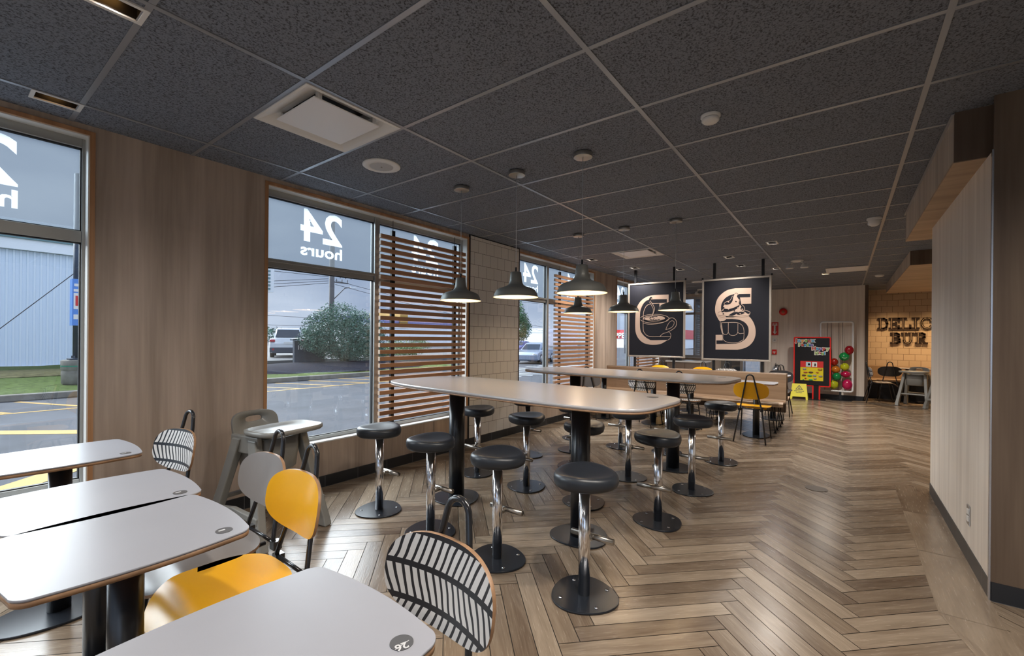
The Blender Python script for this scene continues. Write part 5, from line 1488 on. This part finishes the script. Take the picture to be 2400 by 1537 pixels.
M['car_silver'] = mat('silver_blue_car_paint', (.36, .42, .55), .22, .4, .6, coat=.5)
M['car_red'] = mat('red_car_paint', (.35, .05, .07), .3)
M['car_glass'] = mat('dark_car_glass', (.03, .04, .06), .06, 0, .8)
M['car_trim'] = mat('dark_car_cladding', (.05, .06, .085), .5)
M['tail_red'] = mat('red_tail_lamp', (.45, .02, .04), .25)
suv_prof = [(2.35, .32), (2.40, .75), (2.25, .98), (1.2, 1.06), (-2.30, 1.10), (-2.42, .80), (-2.42, .36), (-2.2, .26), (2.2, .26)]
suv_cab = [(1.25, 1.02), (.55, 1.62), (-.4, 1.70), (-1.8, 1.66), (-2.30, 1.06)]
c1 = car((13.55, 27.2, .14), math.radians(63), 'white estate car seen from behind, left of the bush', 4.8, 1.86, suv_prof, suv_cab, 'car_white', .36, (1.45, -1.4), 'car_glass', True)
B().box(-2.47, -2.10, -.93, .93, .30, .58).box(-2.47, -2.40, -.80, .80, .26, .34).build('bumper', 'car_trim', c1, .03, 2)
for sg in (-1, 1):
    B().box(-2.46, -2.2, sg * .93 - .27 * (sg > 0), sg * .93 + .27 * (sg < 0), .90, 1.02).build('tail_lamp', 'tail_red', c1, .02, 1)
    B().box(-2.49, -2.46, sg * .75 - .05, sg * .75 + .05, .42, .52).build('reflector', 'tail_red', c1)
    B().tube([(.4, sg * .62, 1.70), (-.2, sg * .62, 1.76), (-1.7, sg * .62, 1.74)], .02, 6).build('roof_rail', 'car_trim', c1)
B().box(-2.46, -2.43, -.22, .22, .78, .90).build('licence_plate', 'white', c1)
sed_prof = [(2.30, .28), (2.36, .60), (2.10, .78), (.95, .92), (-1.6, .98), (-2.30, .92), (-2.38, .55), (-2.30, .26), (2.2, .22)]
sed_cab = [(1.05, .88), (.20, 1.36), (-.3, 1.42), (-.95, 1.36), (-1.75, .95)]
c2 = car((26.3, 17.6, GZ), math.radians(197), 'silver-blue sedan parked outside the third window', 4.7, 1.82, sed_prof, sed_cab, 'car_silver', .33, (1.42, -1.42), 'car_glass', False)
for sg in (-1, 1):
    B().box(2.15, 2.33, sg * .86 - .28 * (sg > 0), sg * .86 + .28 * (sg < 0), .56, .68).build('head_lamp', 'chromelike', c2, .02, 1)
    B().box(.75, .92, sg * .98 - .06, sg * .98 + .06, .92, 1.04).build('wing_mirror', 'car_silver', c2, .02, 1)
c3 = car((68, 33.5, GZ), math.radians(200), 'small red car far away outside the farthest window', 4.2, 1.75, sed_prof, sed_cab, 'car_red', .33, (1.3, -1.3), 'car_glass', False)
c4 = car((42, 30, GZ), math.radians(190), 'blue car half hidden behind the tree', 4.5, 1.8, sed_prof, sed_cab, mat('blue_car_paint', (.08, .1, .3), .3), .33, (1.4, -1.4), 'car_glass', False)
# small plaque sign by the bush
t_ = thing('low_brick_sign', 'low dark sign wall with pale digits, partly covered by the bush', 'sign', (11.0, 20.9, .0))
B().box(-.35, 1.2, -.08, .08, 0, 1.15).build('wall', 'navy', t_); B().add([(-.45, -.15, 1.15), (1.3, -.15, 1.35), (1.3, .15, 1.35), (-.45, .15, 1.15), (-.45, -.15, 1.22), (1.3, -.15, 1.42), (1.3, .15, 1.42), (-.45, .15, 1.22)], [(0, 1, 2, 3)[::-1], (4, 5, 6, 7), (0, 1, 5, 4), (2, 3, 7, 6), (1, 2, 6, 5), (3, 0, 4, 7)]).build('cap', 'navy', t_)
text_obj('digits', '101', .28, 'white', frame_m((-.02, -.085, .72), (1, 0, 0), (0, 0, 1), (0, -1, 0)), .003, .008, t_)
# store far behind the farthest window
t_ = thing('store_building', 'far white store with a red sign band, outside the farthest window', 'building', (102, 30.4, GZ))
B().box(-14, 14, -5, 9, 0, 3.4).build('walls', 'fascia', t_)
B().box(-14.1, 14.1, -5.2, 9.2, 1.9, 3.75).build('sign_band', 'red_sign', t_)
text_obj('store_lettering', 'PPERS', 1.5, 'white', frame_m((-14.2, 6.2, 2.05), (0, -1, 0), (0, 0, 1), (-1, 0, 0)), .03, .04, t_)
t_ = thing('store_building', 'long low pale store building glimpsed through the large slat screen', 'building', (62, 78, GZ))
B().box(-16, 16, -5, 5, 0, 4.6).build('walls', 'fascia', t_); B().box(-16.1, 16.1, -5.1, 5.1, 4.6, 5.6).build('sign_band', mat('violet_band', (.25, .25, .5), .5), t_); B().box(-3, -1, -5.4, 5, 4.0, 7.0).build('tower', 'line_yellow', t_)
t_ = thing('store_building', 'grey shop row seen low through the smaller slat screen', 'building', (96, 62, GZ))
B().box(-8, 8, -6, 6, 0, 4.2).build('walls', 'fascia', t_); B().box(-8.1, 8.1, -6.1, 6.1, 3.2, 3.8).build('sign_band', 'corrugated', t_)
# dark brick pier outside the far window
M['dark_brick'] = bricks('dark_brick', (.045, .045, .055), (.075, .07, .08), (.03, .03, .035), .22, .09, .006, 'YZ', .6)
struct(B().box(13.15, 13.9, 2.2, 3.36, GZ, 3.2).build('outer_pier', 'dark_brick'), 'dark brick pier outside the narrow window')
